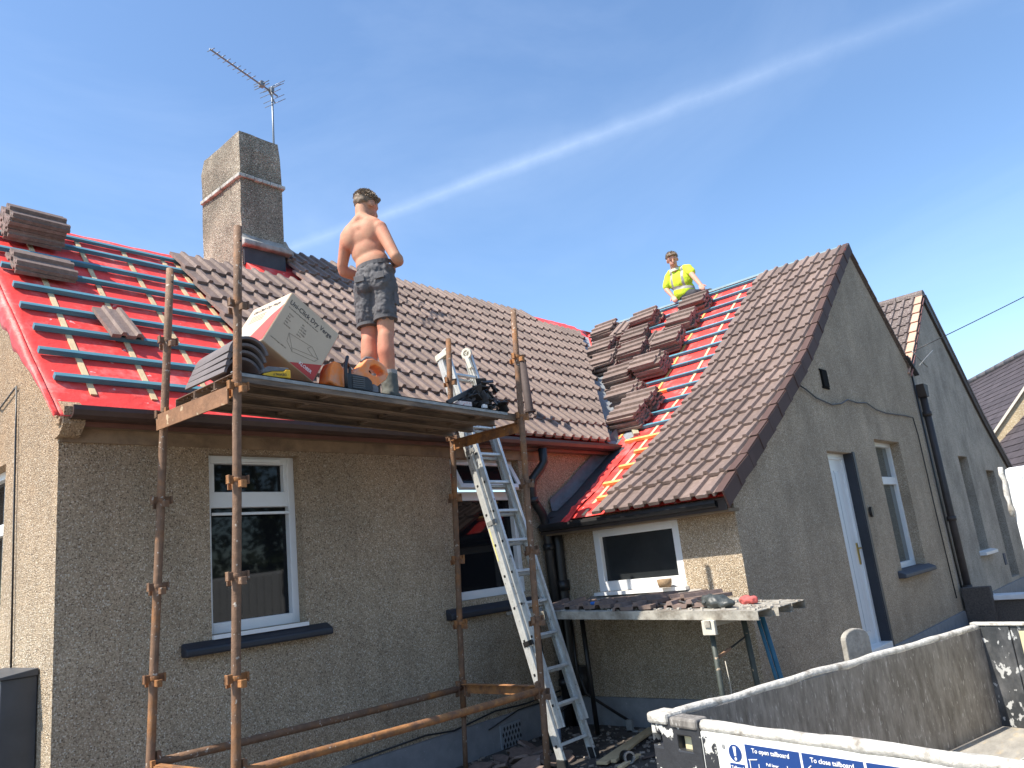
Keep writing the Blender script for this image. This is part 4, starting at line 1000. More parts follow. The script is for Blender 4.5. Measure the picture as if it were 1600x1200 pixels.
# the left roof
cth = 1 / math.hypot(1, .98); sth = .98 * cth; NM = Vector((0, -sth, cth)); TMv = Vector((0, cth, sth))
def on_main(x, y, h): return Vector((x, y, ZM(y))) + NM * h
stack(on_main(1.98, 6.83, .042), TMv * -1 * -1 if False else (Vector((1, 0, 0)).cross(NM)) , Vector((1, 0, 0)), NM, 6, 'big brown pile on the ridge at far left', 'brown roof tiles piled on the left roof', jit=.014)
stack(on_main(1.93, 6.36, .042), Vector((1, 0, 0)).cross(NM), Vector((1, 0, 0)), NM, 2, 'low brown pair just below the far left ridge pile', 'brown roof tiles piled on the left roof', jit=.008)
TM_HALF = tile_mesh('half_tile', cov=.22, roll=.022, flat=.06)
q = Quaternion(NM, .07); o = obj('loose_tile', TM_HALF, None, frame(on_main(2.26, 5.75, .052), q @ Vector((1, 0, 0)), q @ TMv, NM) @ Matrix.Translation((-.11, -.2, 0))); tag(o, 'narrow brown tile lying ribs uphill on the open red membrane', 'loose tile')


# ------------------------------------------------------------------ things on the deck
def ridge_tiles():
    n = 18; ro, ri, L = .128, .112, .46
    mb = MB(); V = []; F = []
    for y in (0, L):
        for r in (ro, ri):
            for k in range(n + 1):
                a = math.pi * (.06 + .88 * k / n); V.append((r * math.cos(a), y, r * math.sin(a)))
    m = n + 1
    for k in range(n):
        F += [(k, k + 1, 2 * m + k + 1, 2 * m + k), (m + k, 3 * m + k, 3 * m + k + 1, m + k + 1), (k, m + k, m + k + 1, k + 1), (2 * m + k, 2 * m + k + 1, 3 * m + k + 1, 3 * m + k)]
    F += [(0, 2 * m, 3 * m, m), (n, m + n, 3 * m + n, 2 * m + n)]
    mb.add(V, F, 0, True); me = mb.mesh('ridge_tile', mat('grey_concrete_ridge', (.150, .128, .125), .65, var=.15, vscale=10, objvar=.08, bump=.2, bscale=120))
    bm = bmesh.new(); bm.from_mesh(me); bmesh.ops.recalc_face_normals(bm, faces=bm.faces); bmesh.ops.split_edges(bm, edges=[e for e in bm.edges if e.is_manifold and e.calc_face_angle(0) > .7]); bm.to_mesh(me); bm.free()
    w = ['topmost of the nested stack on the deck end', 'second of the nested stack on the deck end', 'third of the nested stack on the deck end', 'lowest of the nested stack on the deck end']
    for k in range(4):
        M = Matrix.Translation((2.315 + .004 * k, 4.04 - .015 * k, PT - .002 + k * .040)) @ Matrix.Rotation(R(1 - 1.2 * k), 4, 'Z')
        o = obj('ridge_tile', me, None, M); tag(o, 'grey half-round ridge tile, ' + w[3 - k], 'ridge tile', 'half-round ridge tiles stacked on the deck')
ridge_tiles()

def box():
    k = 1.075; O = Vector((2.468, 3.735, 1.700)) * k
    X = Vector((.846, .026, -.532)).normalized(); Y = Vector((-.001, .999, .048)).normalized(); Z = X.cross(Y).normalized()
    w, d, h = .39 * k, .46, .38 * k
    t = thing('cardboard_box', 'big cardboard box printed Uni-Click Dry Verge tipped on its edge on the deck', 'box', tuple(O + X * w - Z * h))
    M = frame(O, X, Y, Z)
    mb = MB(); mb.box(0, w, .0, d, -h, 0, 0, M)
    body = mb.build('carton', CARD, t, bevel=.004)
    # printed pale faces: front (facing -Y) and left (facing -X)
    mb = MB(); mb.box(.004, w - .004, -.0015, -.0005, -h + .004, -.004, 0, M); mb.box(-.0015, -.0005, .004, d - .004, -h + .004, -.004, 0, M); mb.build('printed_panel', CARDP, body)
    # bulged left top edge
    mb = MB(); V = []; F = []
    for a in range(7):
        for b in range(13):
            z = -h * .62 * a / 6; y = d * b / 12; bul = .020 * math.sin(math.pi * b / 12) * (1 - a / 6); V.append(M @ Vector((-.002 - bul * .6, y, z + .001)))
    for a in range(6):
        for b in range(12): F.append((a * 13 + b, a * 13 + b + 1, (a + 1) * 13 + b + 1, (a + 1) * 13 + b))
    FM = frame(M @ Vector((0, -.0018, 0)), X, Z, -Y)          # text plane on the front, x right, y up
    LM = frame(M @ Vector((-.0018, 0, 0)), -Y, Z, -X)
    r = MB(); r.add([FM @ Vector(p) for p in ((w * .52, -h + .004, .0004), (w - .004, -h + .004, .0004), (w - .004, -h * .665, .0004))], [(0, 1, 2)])
    r.add([LM @ Vector(p) for p in ((-d + .004, -h + .004, .0004), (-.004, -h * .98, .0004), (-.004, -h * .25, .0004), (-.10, -h * .42, .0004), (-.22, -h * .78, .0004), (-d + .004, -h * .88, .0004))], [(0, 1, 2, 3, 4, 5)])
    # red right-hand edge wrapping round
    r.box(w + .0005, w + .0015, .004, d - .004, -h + .004, -.004, 0, M); r.build('red_print', REDP, body)
    wl = MB(); wl.add([LM @ Vector(p) for p in ((-.40, -h * .80, .0008), (-.25, -h * .74, .0008), (-.14, -h * .42, .0008), (-.33, -h * .46, .0008))], [(0, 1, 2, 3)]); wl.build('white_label', WHITEP, body)
    def T(s, size, x, y, mt_, B=FM, rot=0, al='LEFT', xs=1.0): text(s, size, B @ Matrix.Translation((x, y, .0008)) @ Matrix.Rotation(rot, 4, 'Z'), mt_, 'lettering', body, align=al, xs=xs)
    T('Uni-Click Dry Verge', .046, .022, -.062, INK, xs=.93)
    T('For smooth and large profile tiles with clip batten', .0125, .03, -.098, INKG); 
    for i, s_ in enumerate(('Colour', 'Red', 'Brown', 'Grey', 'Terracotta')): T(s_, .013, .055, -.135 - i * .020, INKG)
    for i, s_ in enumerate(('Qty', 'x 20 Left', 'x 20 Right', 'x 10 Ridge', 'Starter')): T(s_, .013, .165, -.135 - i * .020, INKG)
    T('www.dryverge / 0800 441', .012, .03, -.345, INKG)
    T('KILLARNEY'[:0] + 'KLOBER', .030, w * .78, -h + .045, WHITEP, al='CENTER', xs=.95)
    T('Uni-Click Dry Verge', .042, -.40, -.060, INK, B=LM, xs=.93)
    for i in range(4): T('Dry fix verge units for interlocking tiles', .011, -.38, -.105 - i * .018, INKG, B=LM)
    T('KLOBER', .030, -.23, -h + .035, WHITEP, B=LM, al='CENTER')
    # line drawing of a verge unit
    ln = MB(); q = [(.12, -.245), (.30, -.215), (.375, -.255), (.36, -.285), (.20, -.335), (.135, -.30)]
    segs = [(0, 1), (1, 2), (2, 3), (3, 4), (4, 5), (5, 0)]; q += [(.185, -.315), (.34, -.262)]; segs += [(0, 6), (6, 7), (6, 4), (7, 2)]
    q += [(.29, -.222), (.275, -.245), (.33, -.262)]; segs += [(8, 9), (9, 10)]
    for a, b in segs:
        pa, pb = FM @ Vector((*q[a], .0008)), FM @ Vector((*q[b], .0008)); ln.bar(pa, pb, .0022, .0006, up=-Y)
    ln.build('line_drawing', INKG, body)
    return t
box()

def battery():
    t = thing('tool_battery', 'yellow and black power tool battery lying upside down at the deck edge', 'battery', (2.52, 4.02, PT + .006))
    M = Matrix.Translation((2.50, 4.005, PT + .006)) @ Matrix.Rotation(R(-8), 4, 'Z')
    mb = MB(); mb.prism([M @ Vector(p) for p in ((-.085, -.035, 0), (.085, -.035, 0), (.085, -.035, .052), (.055, -.035, .052), (.045, -.035, .040), (-.03, -.035, .034), (-.085, -.035, .018))], M.to_3x3() @ Vector((0, .08, 0))); o = mb.build('battery_case', YELT, t, bevel=.004, recalc=True)
    mb = MB(); mb.prism([M @ Vector(p) for p in ((-.088, -.03, .02), (-.03, -.03, .037), (.045, -.03, .043), (.055, -.03, .054), (.08, -.03, .054), (.075, -.03, .066), (-.055, -.03, .066), (-.088, -.03, .045))], M.to_3x3() @ Vector((0, .07, 0))); mb.build('battery_top', GREYT, t, bevel=.004, recalc=True)
    text('DEWALT', .021, M @ frame((.015, -.0362, .019), (-1, 0, 0), (0, 0, -1), (0, -1, 0)), INK, 'lettering', o)
battery()

def saw():
    t = thing('disc_cutter', 'orange petrol cut-off saw with black front handle lying at the worker\'s feet', 'power tool', (3.12, 4.06, PT))
    B = frame((2.87, 3.985, PT - .018), (1, 0, 0), (0, 1, 0), (0, 0, 1.18))
    def side(poly, y0, y1, nm, mt_, bev=.006): 
        mb = MB(); mb.prism([B @ Vector((x, y0, z)) for x, z in poly], (0, y1 - y0, 0)); return mb.build(nm, mt_, t, bevel=bev, recalc=True)
    side([(.02, .04), (.13, .0), (.145, .02), (.145, .12), (.12, .155), (.07, .165), (.04, .12)], .02, .15, 'air_filter_cover', ORANGE, .012)
    side([(.14, .005), (.36, .005), (.375, .03), (.365, .075), (.33, .095), (.15, .105)], .015, .17, 'engine_housing', BLK, .01)
    # rear body with the loop of the handle
    outer = [(.20, .10), (.30, .165), (.345, .205), (.40, .215), (.47, .195), (.515, .165), (.525, .13), (.50, .095), (.43, .055), (.40, .035), (.36, .06), (.33, .09)]
    inner = [(.355, .13), (.37, .165), (.41, .178), (.455, .165), (.485, .145), (.48, .125), (.44, .112), (.39, .112)]
    me = bpy.data.meshes.new('rear_handle'); bm = bmesh.new()
    for y in (.03, .12):
        vo = [bm.verts.new(B @ Vector((x, y, z))) for x, z in outer]; vi = [bm.verts.new(B @ Vector((x, y, z))) for x, z in inner]
        eo = [bm.edges.new((vo[i], vo[(i + 1) % len(vo)])) for i in range(len(vo))]; ei = [bm.edges.new((vi[i], vi[(i + 1) % len(vi)])) for i in range(len(vi))]
        bmesh.ops.triangle_fill(bm, use_beauty=True, edges=eo + ei)
        if y < .1: A_, Bv = vo, vi
        else:
            for P_, Q_ in ((A_, vo), (Bv, vi)):
                for i in range(len(P_)): bm.faces.new((P_[i], P_[(i + 1) % len(P_)], Q_[(i + 1) % len(P_)], Q_[i]))
    bmesh.ops.recalc_face_normals(bm, faces=bm.faces); bm.to_mesh(me); bm.free(); me.materials.append(ORANGE)
    rh = obj('rear_handle', me, t); bv = rh.modifiers.new('b', 'BEVEL'); bv.width = .008; bv.segments = 2
    mb = MB(); mb.tube([B @ Vector(p) for p in ((.33, .075, .195), (.37, .075, .224), (.42, .075, .224), (.475, .075, .203))], .012, 8); mb.build('throttle_lock', GREYT, t)
    side([(.15, .085), (.20, .085), (.21, .13), (.15, .135)], .03, .12, 'carburettor_cover', mat('pale_orange_plastic', (.72, .42, .28), .5), .004)
    side([(.185, .08), (.20, .08), (.20, .14), (.185, .14)], .02, .125, 'strap', BLK, .002)
    mb = MB(); mb.tube([B @ Vector(p) for p in ((.135, .0, .01), (.13, -.01, .08), (.135, -.01, .14), (.16, .0, .19), (.20, .06, .20), (.25, .13, .195), (.30, .16, .16), (.30, .16, .06))], .0115, 10); mb.build('front_handle', BLK, t)
    mb = MB()
    for k in range(6): mb.box(.20, .30, .010, .016, .02 + k * .012, .027 + k * .012, 0, B)
    mb.build('cooling_fin', mat('grey_fin', (.10, .10, .10), .5), t)
    side([(.36, .005), (.42, .005), (.42, .045), (.38, .06), (.365, .04)], .02, .14, 'fuel_tank', GREYT)
    mb = MB(); mb.ring(B @ Vector((.41, .128, .14)), (0, 1, 0), .008, .035, 20, .02); mb.build('recoil_starter', BLK, t)
saw()

def rubble():
    rng = random.Random(11); g = 'black plastic scraps heaped on the right end of the deck'; Q = PT - .052
    mb = MB(); mb.bar((3.90, 3.98, Q + .020), (4.36, 4.08, Q + .215), .022, .034); o = mb.build('plastic_strip', RUBBLE, bevel=.004); tag(o, 'long thin black plastic strip sloping up beside the ladder', 'plastic strip', g)
    mb = MB(); mb.bar((3.98, 4.03, Q + .01), (4.40, 4.12, Q + .185), .040, .016); o = mb.build('plastic_strip', RUBBLE, bevel=.003); tag(o, 'black plastic strip tucked under the long sloping one', 'plastic strip', g)
    mb = MB(); mb.bar((4.36, 4.00, Q + .16), (4.60, 4.05, Q + .02), .03, .016); o = mb.build('plastic_strip', RUBBLE, bevel=.003); tag(o, 'grey-black strip sloping down towards the right front post', 'plastic strip', g)
    mb = MB(); mb.box(4.02, 4.15, 3.97, 4.03, Q + .006, Q + .045); o = mb.build('packet', mat('white_red_card', (.72, .60, .55), .6, speck=(.6, .2, .2), speckscale=30, speckt=.6), bevel=.004); tag(o, 'small white and red packet poking out under the black strips', 'packet')
    mb = MB(); mb.box(4.255, 4.30, 3.95, 3.98, Q + .004, Q + .035); o = mb.build('packet', WHITEP, bevel=.006); tag(o, 'tiny white scrap at the deck edge under the black heap', 'scrap')
    spots = [('curled black scrap at the top of the heap on the deck', 4.36, .20, .06), ('broad crumpled black scrap in the middle of the deck heap', 4.28, .12, .075), ('grey cracked scrap at the left of the deck heap', 4.18, .07, .05),
             ('thick black lump at the foot of the deck heap', 4.38, .05, .07), ('flat black scrap nearest the right-hand front post', 4.50, .03, .06), ('torn black scrap standing upright on the deck heap', 4.42, .15, .055), ('small ragged scrap left of centre in the deck heap', 4.22, .13, .04), ('folded dark scrap low in the deck heap', 4.30, .04, .06)]
    for lab, x, h, s in spots:
        mb = MB(); 
        for k in range(7):       # torn folded sheets of different sizes
            c = Vector((x + rng.uniform(-s, s) * .8, 4.03 + rng.uniform(-s, s), Q + max(h + rng.uniform(-s, s) * .6, .02))); M = Matrix.Translation(c) @ Quaternion(Vector((rng.gauss(0, 1), rng.gauss(0, 1), rng.gauss(0, 1))).normalized(), rng.uniform(.2, 2.2)).to_matrix().to_4x4()
            a, b = s * rng.uniform(.5, 1.1), s * rng.uniform(.3, .8); mb.prism([M @ Vector(p) for p in ((-a, -b, 0), (a * .7, -b * .8, .01), (a, b * .3, .02), (a * .2, b, 0), (-a * .8, b * .6, -.01))], M.to_3x3() @ Vector((0, 0, .009)))
        mb.box(x - .012, x + .012, 4.02, 4.04, Q, Q + h); o = mb.build('plastic_scrap', RUBBLE, bevel=.003, recalc=True); tag(o, lab, 'scrap', g)
rubble()

# ------------------------------------------------------------------ low trestle platform by the wing
def trestle():
    t = thing('trestle_platform', 'low working platform of worn galvanised staging boards on thin trestles by the small window', 'platform', (5.5, 3.6, GZ))
    def zt(y): return -.398 - .040 * (4.6 - y)
    for k, (x0, x1, ya) in enumerate(((5.17, 5.40, 2.46), (5.415, 5.645, 2.42), (5.66, 5.90, 2.42), (5.915, 6.13, 2.98))):
        mb = MB(); yb = 4.66; M = frame((x0, ya, zt(ya)), (1, 0, 0), Vector((0, 1, .040)).normalized(), Vector((0, -.040, 1)).normalized()); L = yb - ya; w = x1 - x0
        mb.box(0, w, 0, L, -.006, 0, 0, M); mb.box(0, .005, 0, L, -.062, -.006, 0, M); mb.box(w - .005, w, 0, L, -.062, -.006, 0, M); mb.box(.005, .03, 0, L, -.062, -.057, 0, M); mb.box(w - .03, w - .005, 0, L, -.062, -.057, 0, M)
        for q in range(5): mb.box(.02, w - .02, .3 + q * .5, .34 + q * .5, -.03, -.006, 0, M)
        b = mb.build('staging_board', GALV, t)
    mb = MB(); rng = random.Random(5)
    for k in range(260):
        x = rng.uniform(5.2, 5.88); y = rng.uniform(2.4, 4.7); s = rng.uniform(.004, .013); mb.box(-s, s, -s, s, 0, s, 0, Matrix.Translation((x, y, zt(y) + .001)) @ Matrix.Rotation(rng.random() * 3, 4, 'Z'))
    mb.build('grit', mat('pale_grit', (.45, .41, .35), .9), t, kind='stuff')
    for (x, y, x2, y2, mt_, r) in ((5.22, 2.86, 5.14, 2.80, GREENPOLE, .019), (5.62, 2.80, 5.68, 2.78, GREENPOLE, .021), (5.80, 2.74, 6.02, 2.70, BLUEPOLE, .019), (5.76, 2.76, 6.0, 2.73, BLUEPOLE, .014), (5.25, 4.50, 5.22, 4.48, GREENPOLE, .02), (5.80, 4.45, 5.83, 4.45, BLACKP, .022)):
        mb = MB(); mb.tube([(x, y, zt(y) - .06), (x2, y2, GZ)], r, 10); mb.build('leg', mt_, t)
    mb = MB(); mb.bar((5.12, 2.83, zt(2.83) - .085), (5.95, 2.77, zt(2.8) - .085), .045, .045); mb.build('cross_bar', GALV, t)
    mb = MB(); mb.box(5.13, 5.165, 2.78, 2.88, zt(2.8) - .16, zt(2.8) - .06); mb.build('bracket', mat('cream_bracket', (.6, .56, .46), .7, var=.2), t, bevel=.004)
    mb = MB(); mb.tube([(5.21, 2.85, -.80), (5.42, 2.84, -.76)], .012, 8); mb.build('brace', mat('rust_rod', (.30, .18, .11), .8, var=.3), t); mb = MB(); mb.tube([(5.42, 2.84, -.76), (5.63, 2.80, -.70)], .007, 8); mb.build('brace', BLACKP, t)
    mb = MB(); mb.tube([(5.24, 2.8, -.82), (5.26, 2.80, -.98), (5.25, 2.80, -1.12), (5.30, 2.80, -1.16), (5.36, 2.8, -1.25)], .003, 5); mb.build('string', mat('pale_string', (.6, .55, .45), .9), t)
    mb = MB(); mb.box(5.145, 5.172, 4.28, 4.33, zt(4.3) - .062, zt(4.3) + .002); mb.build('end_clip', LIP, t)
    # things lying on it
    Z = lambda y: zt(y) + .003
    tl = [(5.45, 3.90, 0, .08, 'brown roof tile lying at the window side of the low platform'), (5.72, 3.86, 0, -.1, 'brown roof tile lying against the window sill on the low platform'), (5.40, 3.52, .0, .15, 'broken-looking roof tile at the front middle of the low platform'),
          (5.60, 3.50, .028, -.12, 'roof tile lapped over its neighbour on the low platform'), (5.52, 3.14, .0, .22, 'roof tile nearest the crumpled bag on the low platform'), (5.70, 3.18, .03, -.3, 'roof tile crossing another beside the crumpled bag'), (5.47, 4.28, .0, .3, 'dark roof tile left of the blue cloth on the low platform')]
    for x, y, h, a, lab in tl:
        M = Matrix.Translation((x, y, Z(y) + h)) @ Matrix.Rotation(R(90) + a, 4, 'Z') @ Matrix.Rotation(random.uniform(-.05, .05), 4, 'X') @ Matrix.Translation((-.155, -.21, 0)); o = obj('loose_tile', TM, None, M); tag(o, lab, 'loose tile', 'roof tiles on the low platform')
    rng = random.Random(4)
    for x, y, lab in ((5.33, 3.36, 'black twisted plastic scrap on the front of the low platform'), (5.36, 3.02, 'black torn strip between tile and bag on the low platform'), (5.42, 4.05, 'long black plastic strip at the left of the low platform')):
        pr = []; 
        for k in range(4):
            c = Vector((x + rng.uniform(-.03, .03), y + rng.uniform(-.08, .08), Z(y) + .03)); pr.append(('c', c, .014, c + Vector((rng.uniform(-.04, .04), rng.uniform(-.1, .1), rng.uniform(-.01, .03))), .010))
        pr.append(('c', (x, y, Z(y) + .012), .014, (x, y + .05, Z(y) + .03), .014))
        tag(blob('plastic_scrap', pr, .007, RUBBLE, smooth=1, disp=(.006, 40)), lab, 'scrap', 'black scraps on the low platform')
    o = blob('crumpled_bag', [('e', (5.36, 2.86, Z(2.9) + .035), (.07, .11, .05)), ('e', (5.38, 2.92, Z(2.9) + .05), (.05, .06, .05)), ('e', (5.36, 2.78, Z(2.8) + .025), (.05, .06, .03)), ('e', (5.40, 2.82, Z(2.8) + .05), (.04, .05, .035))], .008, BAG, smooth=1, disp=(.022, 22)); tag(o, 'dark crumpled plastic bag on the low platform', 'bag')
    o = blob('red_cloth', [('e', (5.62, 2.74, Z(2.7) + .025), (.05, .06, .035)), ('e', (5.60, 2.68, Z(2.7) + .03), (.03, .03, .03)), ('e', (5.66, 2.78, Z(2.7) + .015), (.04, .04, .02))], .007, REDRAG, smooth=1, disp=(.018, 30)); tag(o, 'crumpled red rag at the right end of the low platform', 'rag')
    o = blob('blue_cloth', [('e', (5.36, 3.93, Z(3.9) + .04), (.03, .06, .018)), ('e', (5.37, 3.98, Z(3.9) + .035), (.03, .03, .02))], .006, mat('bright_blue_cloth', (.03, .16, .50), .8, var=.2, vscale=20), smooth=1, disp=(.008, 30)); tag(o, 'small bright blue cloth among the tiles on the low platform', 'cloth')
    o = blob('glove', [('e', (5.32, 4.02, Z(4) + .03), (.03, .05, .02)), ('c', (5.32, 4.06, Z(4) + .03), .012, (5.31, 4.12, Z(4) + .03), .01)], .006, mat('brown_leather', (.22, .15, .10), .8, var=.3), smooth=2); tag(o, 'brown work glove beside the blue cloth', 'glove')
    # bowl on the window ledge
    mb = MB(); pts = [(.052, 0), (.062, .03), (.066, .07), (.060, .07), (.056, .03), (.04, .01)]; V = []; F = []; n = 16
    for r_, z_ in pts:
        for k in range(n): a = 2 * math.pi * k / n; V.append((6.10 + r_ * math.cos(a), 3.72 + r_ * math.sin(a), -.335 + z_))
    for i in range(len(pts) - 1):
        for k in range(n): F.append((i * n + k, i * n + (k + 1) % n, (i + 1) * n + (k + 1) % n, (i + 1) * n + k))
    F.append(tuple(range(n))[::-1]); F.append(tuple(range((len(pts) - 1) * n, len(pts) * n))); mb.add(V, F, 0, True)
    o = mb.build('plant_pot', mat('cork_brown_pot', (.30, .20, .11), .85, var=.35, vscale=30, bump=.5, bscale=60)); tag(o, 'small brown pot on the ledge of the little window', 'pot')
trestle()

# ------------------------------------------------------------------ yard clutter below the ladder
def clutter():
    rng = random.Random(8)
    spots = [(4.72, 4.62), (4.85, 4.70), (4.98, 4.60), (4.62, 4.50), (4.80, 4.45), (5.05, 4.75), (4.55, 4.66), (4.70, 4.30), (4.92, 4.36), (5.12, 4.52), (4.60, 4.15), (4.80, 4.16), (5.0, 4.18), (5.2, 4.72)]
    labs = ['nearest the plinth left of the air vent', 'leaning at the plinth under the air vent', 'in the middle of the heap by the vent', 'at the left edge of the heap', 'in the front row of the heap', 'highest, right beside the dark corner', 'furthest left against the plinth',
            'between the heap and the front post', 'just left of the ladder foot', 'tucked behind the ladder stile', 'furthest forward at the lower frame edge', 'forward beside the ladder foot', 'right of the front scaffold post', 'beside the blue jug']
    for k, (x, y) in enumerate(spots):
        n = rng.randint(4, 6); a0 = rng.random() * 6; r = rng.uniform(.07, .14); poly = [(r * math.cos(a0 + 6.28 * i / n) * rng.uniform(.6, 1.1), r * math.sin(a0 + 6.28 * i / n) * rng.uniform(.6, 1.1), 0) for i in range(n)]
        M = Matrix.Translation((x, y, GZ + .012 + .03 * rng.random())) @ Matrix.Rotation(rng.uniform(-.4, .4), 4, 'X') @ Matrix.Rotation(rng.uniform(-.4, .4), 4, 'Y')
        mb = MB(); mb.prism([M @ Vector(p) for p in poly], M.to_3x3() @ Vector((0, 0, .022))); o = mb.build('broken_tile', TILE, recalc=True, bevel=.003)
        tag(o, 'broken brown tile piece ' + labs[k], 'rubble', 'broken tile pieces on the ground')
    for (a, b, w, lab) in (((4.98, 3.80, GZ + .03), (6.05, 4.02, GZ + .03), .09, 'broad pale timber offcut lying right of the ladder foot'), ((5.02, 3.72, GZ + .04), (5.75, 3.92, GZ + .05), .04, 'thin sunlit batten offcut lying right of the ladder foot'), ((4.95, 3.62, GZ + .02), (5.3, 3.68, GZ + .02), .04, 'short batten offcut nearest the ladder foot')):
        mb = MB(); mb.bar(a, b, w, .022); tag(mb.build('timber_offcut', PINE, bevel=.003), lab, 'timber', 'timber offcuts on the ground')
    t = thing('tin_can', 'dark round can with a shiny rim lying on its side on the ground', 'can', (5.02, 3.60, GZ)); ax = Vector((-.5, -.8, .1)).normalized(); c = Vector((5.12, 3.66, GZ + .05))
    mb = MB(); mb.tube([c - ax * .05, c + ax * .03], .045, 18); mb.build('can_body', BLACKP, t); mb = MB(); mb.ring(c + ax * .035, ax, .030, .044, 20, .02); mb.build('can_rim', mat('shiny_rim', (.7, .72, .72), .25, metal=.8), t)
    mb = MB(); mb.tube([(5.22, 3.60, GZ + .02), (5.6, 3.40, GZ + .02), (5.9, 3.2, GZ + .02)], .010, 8); tag(mb.build('thin_pole', GPIPE), 'thin brown pole lying beside the round can', 'pole')
    t = thing('plastic_jug', 'small clear blue plastic jug standing by the wall behind the ladder', 'jug', (5.52, 4.62, GZ)); 
    mb = MB(); mb.tube([(5.50, 4.66, GZ), (5.50, 4.66, GZ + .12), (5.50, 4.66, GZ + .15), (5.50, 4.66, GZ + .18)], .05, 12, radii=[.05, .052, .03, .022]); mb.build('jug_body', mat('blue_tinted_plastic', (.30, .42, .62), .3), t); mb = MB(); mb.tube([(5.50, 4.66, GZ + .18), (5.50, 4.66, GZ + .2)], .026, 12); mb.build('jug_cap', WHITEP, t)
    t = thing('folding_stand', 'thin black stand with splayed feet in the dark corner', 'stand', (5.95, 4.5, GZ))
    mb = MB(); mb.tube([(5.86, 4.62, -.95), (5.90, 4.58, -1.2), (6.05, 4.25, -1.45)], .013, 8); mb.tube([(5.86, 4.62, -1.15), (5.4, 4.75, -1.48)], .012, 8); mb.tube([(5.86, 4.62, -.45), (5.86, 4.62, GZ)], .014, 8); mb.build('stand_tube', BLACKP, t)
    mb = MB(); mb.box(6.0, 6.03, 4.2, 4.26, GZ, GZ + .10); mb.box(6.0, 6.03, 4.05, 4.26, GZ, GZ + .015); mb.build('foot', LIP, t)
clutter()

# ------------------------------------------------------------------ meter cabinet at the far left
def cabinet():
    t = thing('meter_cabinet', 'tall dark grey cabinet standing against the sunlit end wall', 'cabinet', (1.5, 5.5, GZ - .3))
    y0, y1, x0, x1, zt_ = 5.22, 5.78, 1.46, 1.645, -.30
    mb = MB(); mb.box(x0, x1, y0, y1, -2.1, zt_ - .02); c = mb.build('cabinet_body', CABG, t, bevel=.006)
    mb = MB(); mb.prism([(x0 - .015, y0 - .015, zt_ - .02), (x0 - .015, y0 - .015, zt_ - .005), (x1, y0 - .015, zt_ + .02), (x1, y0 - .015, zt_ - .02)], (0, y1 - y0 + .03, 0)); mb.build('cabinet_lid', CABG, t, bevel=.003, recalc=True)
    mb = MB(); mb.box(x0 - .008, x0 - .0005, y0 + .03, y1 - .03, -2.0, zt_ - .06); d = mb.build('cabinet_door', CABG, t, bevel=.002)
    mb = MB(); mb.tube([(x0 - .012, y0 + .07, -.9), (x0 - .006, y0 + .07, -.9)], .012, 10); mb.build('lock', BLACKP, d)
    t2 = thing('grey_box', 'dark grey box top just showing at the left frame edge', 'box', (1.5, 6.2, GZ)); mb = MB(); mb.box(1.42, 1.64, 6.02, 6.6, -2.1, -.27); mb.build('box_body', CABG, t2, bevel=.01)
cabinet()
def grit():
    rng = random.Random(21); mb = MB()
    for k in range(900):
        x, y = rng.uniform(3.4, 6.15), rng.uniform(3.2, 4.95); q_ = rng.random() ** 2 * .018 + .004; M = Matrix.Translation((x, y, GZ + .006)) @ Matrix.Rotation(rng.random() * 3, 4, 'Z') @ Matrix.Rotation(rng.random(), 4, 'X'); mb.box(-q_, q_, -q_ * .7, q_ * .7, 0, q_ * .8, 0, M)
    tag(mb.build('gravel', mat('mixed_grit', (.24, .20, .165), .95, var=.6, vscale=9), kind='stuff'), 'crumbs of mortar and broken tile scattered over the dirty path', 'gravel')
grit()

